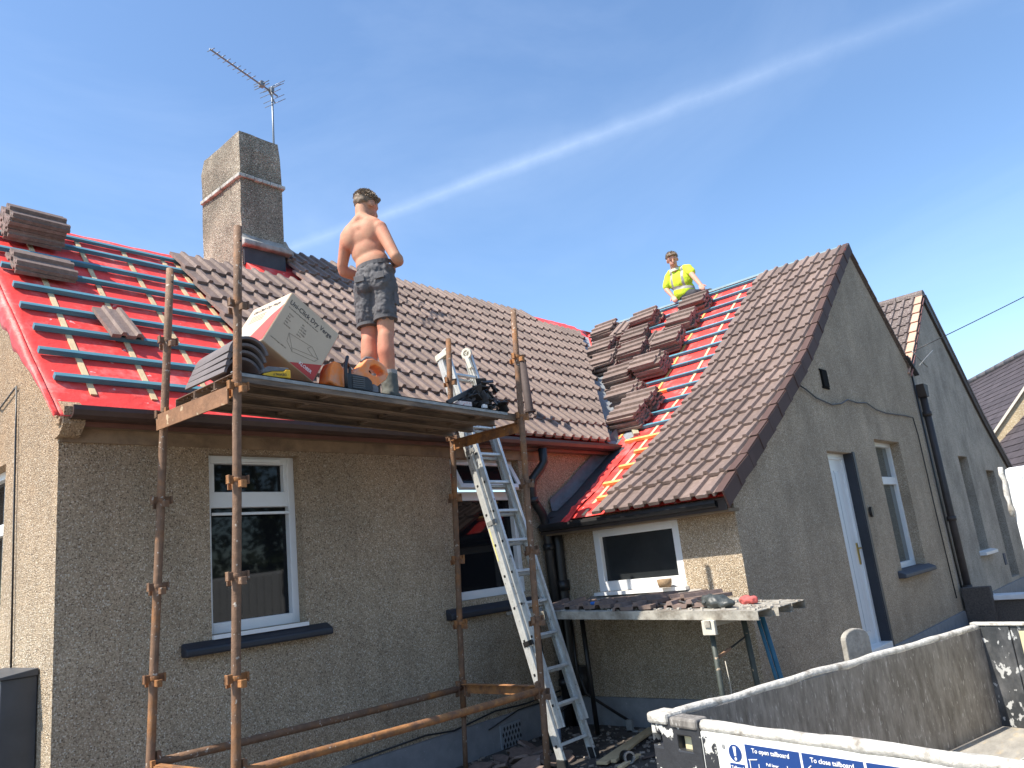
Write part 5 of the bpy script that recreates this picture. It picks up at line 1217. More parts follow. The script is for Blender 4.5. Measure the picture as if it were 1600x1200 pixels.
# ------------------------------------------------------------------ neighbour's half
def neighbour():
    t = thing('neighbour_house', 'grey harled neighbouring gable with old speckled tiles and a terracotta verge', 'house', (16, 5, GZ))
    XR2 = 2 * XC - XR; XE = 19.25
    holes = [(14.82, 15.50, -.60, .98, .30), (16.80, 17.55, -1.2, .77, .30)]
    brk = [2 * XC - x for x in _wx] + [XR2]
    wall('gable_wall', PN, XC - .16, XE, -2.2, lambda s: ZN(max(s, XC)) - .012, holes, HARL3, t, depth=.3, breaks=brk)
    dk = mat('dark_brown_frame', (.022, .018, .018), .4)
    for h in holes:
        mb = MB(); a, b, z0, z1 = h[:4]; mb.box(a, b, 3.26, 3.30, z0, z1); mb.box(a, a + .06, 3.2, 3.26, z0, z1); mb.box(b - .06, b, 3.2, 3.26, z0, z1); mb.box(a + .06, b - .06, 3.2, 3.26, z1 - .06, z1); w = mb.build('window' if z0 > -1 else 'door', dk, t)
        mb = MB(); mb.box(a + .08, b - .08, 3.25, 3.258, z0 + .1, z1 - .08); mb.build('pane', mat('dull_dark_glass', (.012, .011, .011), .25, spec=.15), w)
        if z0 > -1:
            mb = MB(); mb.prism([(a - .10, 2.90, z0 - .08), (a - .10, 2.90, z0 - .03), (a - .10, 3.0, z0 - .005), (a - .10, 3.1, z0 - .005), (a - .10, 3.1, z0 - .08)], (b - a + .25, 0, 0)); mb.build('sill', UPVC, w, recalc=True, bevel=.006)
    mb = MB(); mb.box(16.45, 16.60, 2.98, 3.0, -.95, -.75); mb.build('wall_patch', mat('dark_patch', (.12, .12, .13), .8, var=.3), t)
    mb = MB(); mb.box(XC + .3, XE, 2.972, 3.0, -2.1, -1.27); mb.build('plinth', PLINTH, t)
    # decks
    mb = MB(); mb.quad((XC, 2.97, ZN(XC)), (XR2, 2.97, ZN(XR2)), (XR2, 8, ZN(XR2)), (XC, 8, ZN(XC)))
    xs = [XR2] + [2 * XC - x for x in _wx[::-1]][1:]
    for a, b in zip(xs[:-1], xs[1:]): mb.quad((a, 2.97, ZN(a)), (b, 2.97, ZN(b)), (b, 8, ZN(b)), (a, 8, ZN(a)))
    mb.quad((XC, YR, ZM(YR)), (22, YR, ZM(YR)), (22, 4.9, ZM(4.9)), (XC, 4.9, ZM(4.9))); mb.build('roof_deck', TILE_OLD, t)
    # visible left slope, tile by tile (bigger old tiles)
    d = Vector((XR2 - XC, 0, ZN(XR2) - ZN(XC))); Ls = d.length; d.normalize(); n = Vector((-d.z, 0, d.x))
    for i in range(8):
        sh = .10 + .34 * i + .10; st_ = sh - .42
        if sh > Ls + .05: break
        for j in range(8):
            y = 3.10 + .30 * (j + 1); p0 = Vector((XC, y, ZN(XC))); tail = p0 + d * st_ + n * .075; head = p0 + d * min(sh, Ls + .02) + n * .045
            M = tile_at(tail, head, Vector((0, -1, 0))); obj('roof_tile', TM_OLD, t, M)
        s0, s1 = max(st_, 0), min(sh - .05, Ls)
        if s1 > s0:
            mb = MB(); a, b = Vector((XC, 3.03, ZN(XC))) + d * (st_ + .02) + n * .105, Vector((XC, 3.03, ZN(XC))) + d * (sh - .07) + n * .085; mb.bar(a, b, .115, .022, up=n); mb.build('verge_tile', TERRA, t, bevel=.006)
            mb = MB(); a, b = Vector((XC, 2.965, ZN(XC))) + d * (st_ + .03) + n * .05, Vector((XC, 2.965, ZN(XC))) + d * (sh - .09) + n * .03; mb.bar(a, b, .014, .03, up=n); mb.build('undercloak', mat('red_undercloak', (.30, .14, .12), .8, var=.3), t)
    for k in range(12):
        y0 = 2.97 + k * .45; mb = MB(); N_ = 8; V = []
        P = [(XR2 + .13 * math.cos(a), ZN(XR2) + .04 + .11 * math.sin(a)) for a in np.linspace(-.1, math.pi + .1, N_)]
        mb.prism([(x, y0, z) for x, z in P], (0, .44, 0)); mb.build('ridge_tile', TILE_OLD, t, recalc=True)
    # right verge: dark bargeboard and edge tiles
    brd = mat('dark_bargeboard', (.06, .045, .04), .6, var=.2)
    prev = None
    for a, b in zip(xs[:-1], xs[1:]):
        pa, pb = Vector((a, 2.97, ZN(a) + .0)), Vector((b, 2.97, ZN(b) + .0)); dd = (pb - pa).normalized(); nn = Vector((-dd.z, 0, dd.x)); 
        mb = MB(); mb.bar(pa - nn * .07, pb - nn * .07 + dd * .02, .03, .13, up=nn); mb.build('bargeboard', brd, t)
        mb = MB(); mb.bar(pa + nn * .045 + Vector((0, .1, 0)), pb + nn * .045 + Vector((0, .1, 0)), .25, .07, up=nn); mb.build('verge_course', TILE_OLD, t)
    # valley outlet, hopper and downpipe
    mb = MB(); mb.prism([(12.78, 2.93, 2.46), (13.20, 2.93, 2.22), (13.20, 2.93, 2.19), (12.78, 2.93, 2.43)], (0, .4, 0)); mb.prism([(12.80, 2.99, 2.47), (13.25, 2.99, 2.28), (13.62, 2.99, 2.65), (13.3, 2.99, 2.50)], (0, .03, 0)); mb.build('valley_end', DLEAD, t, recalc=True)
    mb = MB(); mb.prism([(12.99, 2.86, 2.02), (13.25, 2.86, 2.02), (13.19, 2.86, 1.83), (13.05, 2.86, 1.83)], (0, .13, 0)); mb.tube([(13.12, 2.93, 1.85), (13.12, 2.93, .2), (13.12, 2.93, -1.6)], .052, 12)
    for z in (1.6, .0, -1.0): mb.tube([(13.12, 2.93, z), (13.12, 2.93, z - .07)], .064, 12)
    mb.build('downpipe', mat('brown_iron_pipe', (.045, .034, .030), .55, var=.3), t, recalc=True)
    mb = MB(); mb.tube([(12.93, 2.975, 2.2), (12.92, 2.975, .3), (12.95, 2.975, -1.4)], .014, 6); mb.build('cable', BLACKP, t)
    mb = MB(); mb.tube([(12.75, 2.85, 2.50), (13.0, 2.82, 2.38), (13.25, 2.8, 2.30)], .010, 6); mb.tube([(12.75, 2.8, 2.26), (13.2, 2.78, 2.44), (13.6, 2.75, 2.60)], .006, 6); mb.build('metal_rod', LIP, t)
    # low wall between the gardens
    g = thing('garden_wall', 'low dark garden wall with a white coping between the two front doors', 'wall', (13.1, 2, GZ)); mb = MB(); mb.box(13.0, 13.2, -.2, 2.96, -2.4, -1.22); mb.build('wall_body', WALLD, g)
    mb = MB(); mb.box(12.95, 13.25, -.25, 2.965, -1.22, -1.15); mb.build('coping', mat('white_painted_coping', (.72, .73, .74), .7, var=.12), g, bevel=.01)
    mb = MB(); mb.box(12.86, 13.0, 2.6, 2.97, -2.4, -1.02); mb.build('pier', WALLD, g, bevel=.01)
    # overhead line
    mb = MB(); a, b = Vector((12.9, 2.9, 2.52)), Vector((17.5, -3.6, 5.6)); mb.tube([a.lerp(b, k / 16) - Vector((0, 0, .28 * 4 * (k / 16) * (1 - k / 16) * .35)) for k in range(17)], .007, 5); tag(mb.build('overhead_wire', BLACKP), 'thin overhead wire running from the valley to the right', 'wire')
neighbour()

def far_house():
    t = thing('slate_house', 'far house with a grey slate roof and a sunlit cream gable at the right edge', 'house', (32, 5, GZ))
    F0 = Vector((34.03, 5.84, 4.95)); A = Vector((.852, .523, 0)).normalized(); B = Vector((-.523, .852, 0))
    e0, e1 = F0 + A * 9, F0 - A * 12; dn = (B * 1 + Vector((0, 0, -1.0))).normalized(); n = A.cross(dn); n = n if n.z > 0 else -n
    for i in range(26):       # rows of slates, each a strip with its own raised lower edge
        s0, s1 = .26 * i, .26 * (i + 1) + .04; mb = MB(); L = (e0 - e1).length; m_ = 60; V = []; 
        m_ = 60
        for j in range(m_):
            a0, a1 = L * j / m_ + (.175 if i % 2 else 0), L * (j + 1) / m_ + (.175 if i % 2 else 0) - .012; h = .012 + random.uniform(0, .01)
            p = [e1 + A * a0 + dn * s0 + n * .0, e1 + A * a1 + dn * s0 + n * .0, e1 + A * a1 + dn * s1 + n * h, e1 + A * a0 + dn * s1 + n * h]; mb.add(p + [p[3] - n * .03, p[2] - n * .03], [(0, 1, 2, 3), (3, 2, 5, 4)])
        mb.build('slate_row', SLATE, t, kind='stuff')
    mb = MB(); mb.quad(e1 - n * .02, e0 - n * .02, e0 + dn * 7 - n * .02, e1 + dn * 7 - n * .02); mb.quad(e1, e0, e0 - B * 5 - Vector((0, 0, 5)), e1 - B * 5 - Vector((0, 0, 5))); mb.build('roof_underlay', SLATE2, t)
    for k in range(26): mb = MB(); a = e1 + A * (k * .8); mb.tube([a + Vector((0, 0, .03)), a + A * .78 + Vector((0, 0, .03))], .11, 8); mb.build('ridge_tile', SLATE2, t)
    # cross wing with the sunlit gable
    mb = MB(); poly = [(25, 5.2, -2.2), (25, 5.2, .83), (25, 1.98, 4.34), (25, -1.24, .83), (25, -1.24, -2.2)]; mb.add(poly, [(0, 1, 2, 3, 4)]); mb.add([(25, 5.2, -2.2), (25, 5.2, .83), (33, 5.2, .83), (33, 5.2, -2.2)], [(0, 1, 2, 3)]); mb.add([(25, -1.24, -2.2), (25, -1.24, .83), (33, -1.24, .83), (33, -1.24, -2.2)], [(0, 1, 2, 3)]); mb.build('gable_wall', HARLF, t)
    mb = MB()
    for sg in (1, -1):
        a, b = Vector((24.98, 1.98, 4.36)), Vector((24.98, 1.98 + sg * 3.3, 4.36 - 3.3 * 1.09)); mb.bar(a, b, .12, .06, up=(0, sg * .7, .7))
    mb.build('verge', mat('pale_verge_mortar', (.62, .57, .47), .8), t)
    mb = MB()
    for sg in (1, -1): mb.quad((25.05, 1.98, 4.34), (30, 1.98, 4.34), (30, 1.98 + sg * 3.3, .76), (25.05, 1.98 + sg * 3.3, .76))
    mb.build('wing_roof', SLATE, t)
    mb = MB(); mb.ring((24.96, 3.06, 2.34), (1, 0, 0), .06, .12, 18, .05); mb.build('wall_disc', BLACKP, t)
    # bright lead valley strip
    mb = MB(); c0 = F0 - A * 1.0 + dn * 1.9 + n * .05; c1 = F0 + A * .3 + dn * 4.0 + n * .05; mb.add([c0, c1, c1 - A * .55 + dn * .4], [(0, 1, 2)]); o = mb.build('lead_valley', LEAD, t); sm = o.modifiers.new('s', 'SOLIDIFY'); sm.thickness = .02
    mb = MB(); mb.bar(c0 + n * .03, c1 + n * .03, .14, .10, up=n); mb.build('painted_valley_shadow', BLACKP, t)  # black bar stands in for the shadow beside the lead strip
far_house()

# ------------------------------------------------------------------ tipper truck
def truck():
    U = Vector((.972, -.2355, 0)).normalized(); V_ = Vector((U.y, -U.x, 0)); O = Vector((2.953, 1.953, 0))
    B = frame(O, U, -V_, (0, 0, 1))             # x forward, y to the left; bed lies at y from -W to 0
    t = thing('tipper_truck', 'small tipper truck seen over its white tailboard, grey bed side and scratched black headboard', 'truck', tuple(O + U * 1.5 + V_ * .9 + Vector((0, 0, -2.08))))
    Wd, L, top, fl = 1.95, 2.80, -.68, -1.27
    def bx(nm, mt_, *bs, parent=t, bevel=.004, **kw):
        mb = MB()
        for b in bs: mb.box(*b, 0, B)
        return mb.build(nm, mt_, parent, bevel=bevel, **kw)
    sd = bx('side_panel', GREYP, (.10, L, -.045, -.005, fl, top - .02)); bx('side_panel', GREYP, (.10, L, -Wd + .005, -Wd + .045, fl, top - .02))
    # wavy knocked-about top lip
    for y0 in (-.025, -Wd + .025):
        mb = MB(); n = 40; pts = [];
        for k in range(n + 1):
            x = .06 + (L - .06) * k / n; pts.append(B @ Vector((x, y0 + .006 * nz(x, y0, 1, 4), top - .012 + .010 * nz(x, y0, 0, 3.2))))
        mb.tube(pts, .030, 10, radii=[.021 + .004 * nz(k * .4, 2) for k in range(n + 1)]); mb.build('top_lip', BEDLIP, sd if y0 > -1 else t)
    bx('bed_floor', PLY, (.06, L, -Wd + .05, -.05, fl - .03, fl)); mb = MB()
    for k in range(4): mb.box(.1, L, -.42 - k * .42, -.413 - k * .42, fl, fl + .004, 0, B)
    mb.build('floor_joint', mat('pale_seam', (.6, .57, .5), .7), t)
    # headboard of folded dark steel with a board leaning on it
    bx('headboard', HEADB, (L, L + .03, -.21, 0, fl, top), (L + .006, L + .03, -.30, -.214, fl, top), (L, L + .03, -Wd, -.304, fl, top)); bx('headboard_lip', BEDLIP, (L - .008, L + .04, -.30, .01, top, top + .018), (L - .008, L + .04, -Wd, -.30, top + .002, top + .02))
    mb = MB(); mb.box(L - .014, L - .002, -1.5, -.27, fl + .01, top - .03, 0, B); mb.build('leaning_board', PLYB, t)
    bx('chassis', BLKP, (-.05, 4.9, -1.35, -.6, fl - .28, fl - .05))
    # corner post with two lashing slots
    me = bpy.data.meshes.new('corner_post'); bm = bmesh.new(); z0 = -1.5
    def wq(y, z, x=0): return bm.verts.new(B @ Vector((x, y, z)))
    ys = [0.02, -.035, -.105, -.125, -.20, -.25]; zs = [z0, -.80, -.745, top + .0]
    grid = {}
    for x in (0, .05):
        for i, y in enumerate(ys):
            for j, z in enumerate(zs): grid[x, i, j] = wq(y, z, x)
    hole = {(0, 1), (3, 1)}
    for x in (0, .05):
        for i in range(5):
            for j in range(3):
                if (i, j) in hole: continue
                bm.faces.new((grid[x, i, j], grid[x, i + 1, j], grid[x, i + 1, j + 1], grid[x, i, j + 1]))
    def rim(i, j):
        for a, b in (((i, j), (i + 1, j)), ((i + 1, j), (i + 1, j + 1)), ((i + 1, j + 1), (i, j + 1)), ((i, j + 1), (i, j))): bm.faces.new((grid[0, a[0], a[1]], grid[0, b[0], b[1]], grid[.05, b[0], b[1]], grid[.05, a[0], a[1]]))
    for h in hole: rim(*h)
    for i in range(5): bm.faces.new((grid[0, i, 3], grid[0, i + 1, 3], grid[.05, i + 1, 3], grid[.05, i, 3])); bm.faces.new((grid[0, i, 0], grid[0, i + 1, 0], grid[.05, i + 1, 0], grid[.05, i, 0]))
    for j in range(3):
        for i in (0, 5):
            if (min(i, 4), j) in hole: continue
            bm.faces.new((grid[0, i, j], grid[0, i, j + 1], grid[.05, i, j + 1], grid[.05, i, j]))
    bmesh.ops.recalc_face_normals(bm, faces=bm.faces); bm.to_mesh(me); bm.free(); me.materials.append(BLKP); cp = obj('corner_post', me, t); bv = cp.modifiers.new('b', 'BEVEL'); bv.width = .006; bv.segments = 2
    bx('post_cap', BEDLIP, (-.012, .10, -.085, .03, top - .03, top + .014), parent=cp, bevel=.012); bx('post_cap', GREYP, (-.010, .07, -.245, -.10, top - .035, top + .006), parent=cp, bevel=.010)
    bx('latch_block', PLYB, (.03, .08, -.19, -.135, -.82, -.735), parent=cp)
    bx('post_backing', RUST, (.06, .075, -.24, .0, -1.5, top - .02), parent=cp)
    # tailboard
    tb = bx('tailboard', WHITET, (.0, .05, -Wd + .05, -.255, -1.5, top - .035), bevel=.006)
    bx('tailboard_edge', BLKP, (-.006, .045, -.335, -.26, -1.5, top - .05), parent=tb, bevel=.012)
    mb = MB(); n = 30; pts = [B @ Vector((.02, -.26 - (Wd - .34) * k / n, top - .018 + .010 * nz(k * .3, 3))) for k in range(n + 1)]; mb.tube(pts, .030, 10, radii=[.023 + .006 * nz(k * .35, 7) for k in range(n + 1)]); mb.build('top_rail', BEDLIP, tb)
    TB = frame(B @ Vector((-.0035, 0, 0)), V_, (0, 0, 1), -U)       # label plane: x to the right, y up
    def plate(x0, x1, z0, z1, mt_=BLUEL, e=.0):
        mb = MB(); mb.box(x0, x1, z0, z1, 0, .002 + e, 0, TB); return mb.build('label_plate', mt_, tb)
    def disc(x, z, r, mt_, e): mb = MB(); mb.prism([TB @ Vector((x + r * math.cos(a), z + r * math.sin(a), e)) for a in np.linspace(0, 2 * math.pi, 29)[:-1]], TB.to_3x3() @ Vector((0, 0, .0015))); return mb.build('warning_disc', mt_, tb, recalc=True)
    plate(.36, 1.75, -1.08, -.722, WHITEP, -.001)
    disc(.425, -.775, .030, BLUEL, .0015); 
    def tx(s, size, x, z, mt_=WHITEP, al='CENTER', e=.0035): text(s, size, TB @ Matrix.Translation((x, z, e)), mt_, 'lettering', tb, align=al)
    mb = MB(); mb.prism([TB @ Vector(p) for p in ((.418, -.752, .0032), (.432, -.752, .0032), (.429, -.785, .0032), (.421, -.785, .0032))], TB.to_3x3() @ Vector((0, 0, .001))); mb.prism([TB @ Vector((.425 + .0055 * math.cos(a), -.795 + .0055 * math.sin(a), .0032)) for a in np.linspace(0, 6.283, 13)[:-1]], TB.to_3x3() @ Vector((0, 0, .001))); mb.build('exclamation_mark', WHITEP, tb, recalc=True)
    plate(.392, .462, -.86, -.812); tx('Tailboard', .0150, .427, -.826); tx('lower latch', .0135, .427, -.845)
    tx('must be', .013, .427, -.90, INK); 
    plate(.475, .712, -.96, -.738); tx('To open tailboard', .0225, .588, -.757)
    for k, s_ in enumerate(('Pull lever', 'to position', 'shown')): tx(s_, .0145, .590, -.797 - k * .0175)
    plate(.722, .955, -.96, -.738); tx('To close tailboard', .0225, .838, -.757)
    for k, s_ in enumerate(('Push tailboard', 'fully closed', 'then lift lever')): tx(s_, .0145, .860, -.797 - k * .0175)
    plate(.965, 1.24, -.96, -.738); tx('Ensure tailboard', .0225, 1.10, -.768); tx('is locked', .02, 1.10, -.797); plate(1.25, 1.6, -.96, -.738)
    mb = MB(); q = lambda x, z: TB @ Vector((x, z, .0035))
    for a, b in (((.490, -.79), (.490, -.85)), ((.485, -.79), (.525, -.785)), ((.490, -.85), (.530, -.855)), ((.530, -.80), (.528, -.835)), ((.528, -.835), (.510, -.842)), ((.655, -.79), (.655, -.86)), ((.655, -.80), (.69, -.80)), ((.66, -.86), (.68, -.81)), ((.68, -.81), (.70, -.85)), ((.665, -.84), (.70, -.85)), ((.735, -.86), (.750, -.80)), ((.750, -.80), (.765, -.80)), ((.765, -.80), (.765, -.86)), ((.735, -.86), (.765, -.86)), ((.742, -.785), (.755, -.775))): mb.bar(q(*a), q(*b), .0030, .0008, up=-U)
    mb.build('pictogram', WHITEP, tb)
    mb = MB(); mb.tube([TB @ Vector((.372, -.757, 0)), TB @ Vector((.372, -.757, .004))], .008, 12); mb.build('rivet', LIP, tb)
    # cab, just showing at the right edge of the view
    cab = bx('cab', CABW, (L + .22, L + 1.75, -Wd + .26, -.30, -.45, .26), (L + .22, L + 1.95, -Wd + .24, -.27, -1.75, -.52), bevel=.03)
    bx('cab_seam', BLKP, (L + .23, L + 1.7, -Wd + .25, -.285, -.525, -.445), parent=cab)
    mb = MB()
    for k in range(10): y = -.36 - k * .14; mb.box(L + .205, L + .222, y - .05, y, -.43, .22, 0, B)
    mb.build('pressed_rib', CABW, cab, bevel=.008)
    mb = MB(); pts = [B @ Vector((L + .21, -.30 + .012 * nz(k * .7, 1), .27 - .045 * k)) for k in range(8)]; mb.tube(pts, .016, 8, radii=[.014 + .008 * nz(k * .9, 4) for k in range(8)]); mb.build('sealant_bead', BEDLIP, cab)
    for x in (.6, 3.9):
        for y in (-.12, -Wd + .12):
            c = B @ Vector((x, y, -1.73)); mb = MB(); mb.ring(c, B.to_3x3() @ Vector((0, 1, 0)), .19, .34, 28, .2); w = mb.build('tyre', RUBBER, t); mb = MB(); mb.ring(c, B.to_3x3() @ Vector((0, 1, 0)), .05, .19, 28, .14); mb.build('rim', LIP, t)
truck()

def round_board():
    t = thing('round_topped_slab', 'grey round-topped slab standing up beyond the truck side', 'slab', (6.44, 2.30, GZ))
    w, h = .105, -.80; O = Vector((6.43, 2.32, 0)); P = [(-w, -2.0), (w, -2.0), (w, h - .04)] + [(w * math.cos(a), h - .04 + .075 * math.sin(a)) for a in np.linspace(0, math.pi, 12)] + [(-w, h - .04)]
    d = Vector((.92, -.38, 0)); mb = MB(); mb.prism([O + d * x * 1.25 + Vector((0, 0, z)) for x, z in P[:-1]], Vector((-.38, -.92, 0)) * .05); mb.build('slab_body', mat('mottled_grey_slab', (.34, .32, .28), .8, var=.35, vscale=14, bump=.4, bscale=40), t, recalc=True, bevel=.008)
round_board()

# ------------------------------------------------------------------ what the front windows look out on
def leafy(name, label, x, y, h, r, seed, group):
    rng = random.Random(seed); t = thing(name, label, 'tree', (x, y, GZ - .5), group)
    mb = MB(); mb.tube([(x, y, GZ - .6), (x + .1, y, GZ + h * .35), (x + .3, y + .1, GZ + h * .6)], .2, 10, radii=[.28, .18, .08])
    cl = []
    for k in range(9):
        a = rng.random() * 6.28; z = GZ + h * rng.uniform(.35, .95); rr = r * rng.uniform(.2, .75); c = Vector((x + rr * math.cos(a), y + rr * math.sin(a), z)); cl.append((c, r * rng.uniform(.3, .5))); mb.tube([(x + .1, y, GZ + h * .35), c], .05, 6, radii=[.09, .02])
    mb.build('trunk', BARK, t); mb = MB()
    for c, cr in cl:
        for k in range(420):
            v = Vector((rng.gauss(0, 1), rng.gauss(0, 1), rng.gauss(0, 1))).normalized() * cr * rng.uniform(.5, 1.1); p = c + v; s = rng.uniform(.07, .16); a = Vector((rng.gauss(0, 1), rng.gauss(0, 1), rng.gauss(0, 1))).normalized(); b = a.orthogonal().normalized(); mb.add([p - a * s, p + b * s * .6, p + a * s, p - b * s * .6], [(0, 1, 2, 3)])
    mb.build('crown', LEAF, t)
for k, (x, y, h, r) in enumerate(((2, -15, 9, 3.6), (7, -17, 8, 3.8), (12, -16, 9, 3.6), (-4, -15, 8, 3.2), (17, -18, 10, 4), (0, -19, 10, 4), (5, -21, 10, 4.2), (22, -16, 9, 4))):
    leafy('tree', 'broad leafy tree across the road, ' + ['facing the big front window', 'facing the scaffold ladder', 'facing the little side window', 'furthest left, behind the grey house', 'facing the truck', 'in the back row, left', 'in the back row, right', 'furthest right across the road'][k], x, y, h, r, 40 + k, 'trees across the road')
def hut():
    t = thing('house_across', 'grey house across the road, mirrored in the big front window', 'house', (-6.2, -9, GZ)); mb = MB(); mb.box(-9.5, -3.6, -13, -8.5, -2.2, 1.0); mb.build('wall', HARL3, t); mb = MB(); mb.prism([(-9.8, -13.2, .95), (-9.8, -8.3, .95), (-9.8, -10.75, 3.1)], (6.5, 0, 0)); mb.build('roof', TILE_OLD, t, recalc=True)
hut()

# ------------------------------------------------------------------ people
def tufts(parent, c, rad, n, seed, mt_, q, zmin=-.2, ln=.02):
    rng = random.Random(seed); mb = MB(); c = Vector(c)
    for k in range(n):
        v = Vector((rng.gauss(0, 1), rng.gauss(0, 1), rng.gauss(0, 1))).normalized()
        if v.z < zmin or (v.y > .55 and v.z < .45): continue
        p = c + q @ Vector((v.x * rad[0], v.y * rad[1], v.z * rad[2])); d = (q @ (v + Vector((rng.gauss(0, .4), rng.gauss(0, .4), .25)))).normalized(); a = d.orthogonal().normalized() * .006; b = d.cross(a).normalized() * .006
        mb.add([p + a, p - a * .5 + b, p - a * .5 - b, p + d * ln * rng.uniform(.6, 1.3)], [(0, 1, 3), (1, 2, 3), (2, 0, 3), (0, 2, 1)])
    return mb.build('hair_tuft', mt_, parent, kind='stuff')
def head_prims(c, q, s=1.0):
    """q turns the head; local +y is where the face looks"""
    c = Vector(c); L = lambda x, y, z: c + q @ (Vector((x, y, z)) * s); m3 = q.to_matrix()
    return [('e', L(0, -.008, .025), (.076 * s, .094 * s, .088 * s), m3), ('e', L(0, .035, -.045), (.056 * s, .058 * s, .062 * s), m3), ('e', L(0, .062, -.078), (.026 * s, .024 * s, .024 * s), m3),
            ('c', L(0, .088, .012), .008 * s, L(0, .112, -.022), .013 * s), ('c', L(-.030, .078, .020), .012 * s, L(.030, .078, .020), .012 * s), ('c', L(-.018, .090, -.050), .009 * s, L(.018, .090, -.050), .009 * s),
            ('e', L(-.078, -.002, -.008), (.010 * s, .020 * s, .032 * s), m3), ('e', L(.078, -.002, -.008), (.010 * s, .020 * s, .032 * s), m3),
            ('c', L(0, -.025, -.05), .050 * s, L(0, -.045, -.14), .055 * s)]
def face_bits(parent, c, q, s=1.0):
    c = Vector(c); L = lambda x, y, z: c + q @ (Vector((x, y, z)) * s)
    for sx in (-1, 1):
        bm = bmesh.new(); bmesh.ops.create_icosphere(bm, subdivisions=2, radius=.0065 * s, matrix=Matrix.Translation(L(sx * .028, .083, .004))); me = bpy.data.meshes.new('eye'); bm.to_mesh(me); bm.free(); me.materials.append(BLACKP); obj('eye', me, parent)
        mb = MB(); mb.tube([L(sx * .014, .088, .026), L(sx * .03, .088, .030), L(sx * .045, .078, .024)], .0022 * s, 6); mb.build('eyebrow', HAIR, parent)
    mb = MB(); mb.tube([L(-.02, .094, -.050), L(0, .099, -.049), L(.02, .094, -.050)], .0042 * s, 6); mb.build('mouth', mat('lip', (.36, .13, .11), .5), parent)
def hand_prims(w, d, up, s=1.0, curl=.5, thumb=1):
    """w: wrist, d: pointing direction, up: back of the hand"""
    w = Vector(w); d = Vector(d).normalized(); up = Vector(up); side = d.cross(up).normalized(); up = side.cross(d).normalized(); P = []
    palm = w + d * .045 * s; P += [('c', w, .024 * s, w + d * .03 * s, .026 * s)]
    for k in range(4): P.append(('c', w + d * .02 * s + side * (k - 1.5) * .011 * s, .014 * s, w + d * .085 * s + side * (k - 1.5) * .021 * s, .011 * s))
    for k, L in enumerate((.068, .078, .074, .058)):
        a = w + d * .085 * s + side * (k - 1.5) * .022 * s; b = a + (d * math.cos(curl * .5) - up * math.sin(curl * .5)) * L * .5 * s; e = b + (d * math.cos(curl * 1.6) - up * math.sin(curl * 1.6)) * L * .5 * s
        P += [('c', a, .0095 * s, b, .0085 * s), ('c', b, .0085 * s, e, .007 * s)]
    a = w + d * .03 * s + side * thumb * .03 * s; b = a + (d * .6 + side * thumb * .7 - up * .2).normalized() * .035 * s; P += [('c', w + d * .012 * s, .014 * s, a, .012 * s), ('c', a, .012 * s, b, .0105 * s), ('c', b, .0105 * s, b + (d * .9 + side * thumb * .2 - up * .3).normalized() * .03 * s, .008 * s)]
    return P
def q_face(yaw, pitch=0, roll=0):    # yaw: direction of the face in the ground plane, degrees from +x
    return (Quaternion((0, 0, 1), R(yaw - 90)) @ Quaternion((1, 0, 0), R(pitch)) @ Quaternion((0, 1, 0), R(roll)))

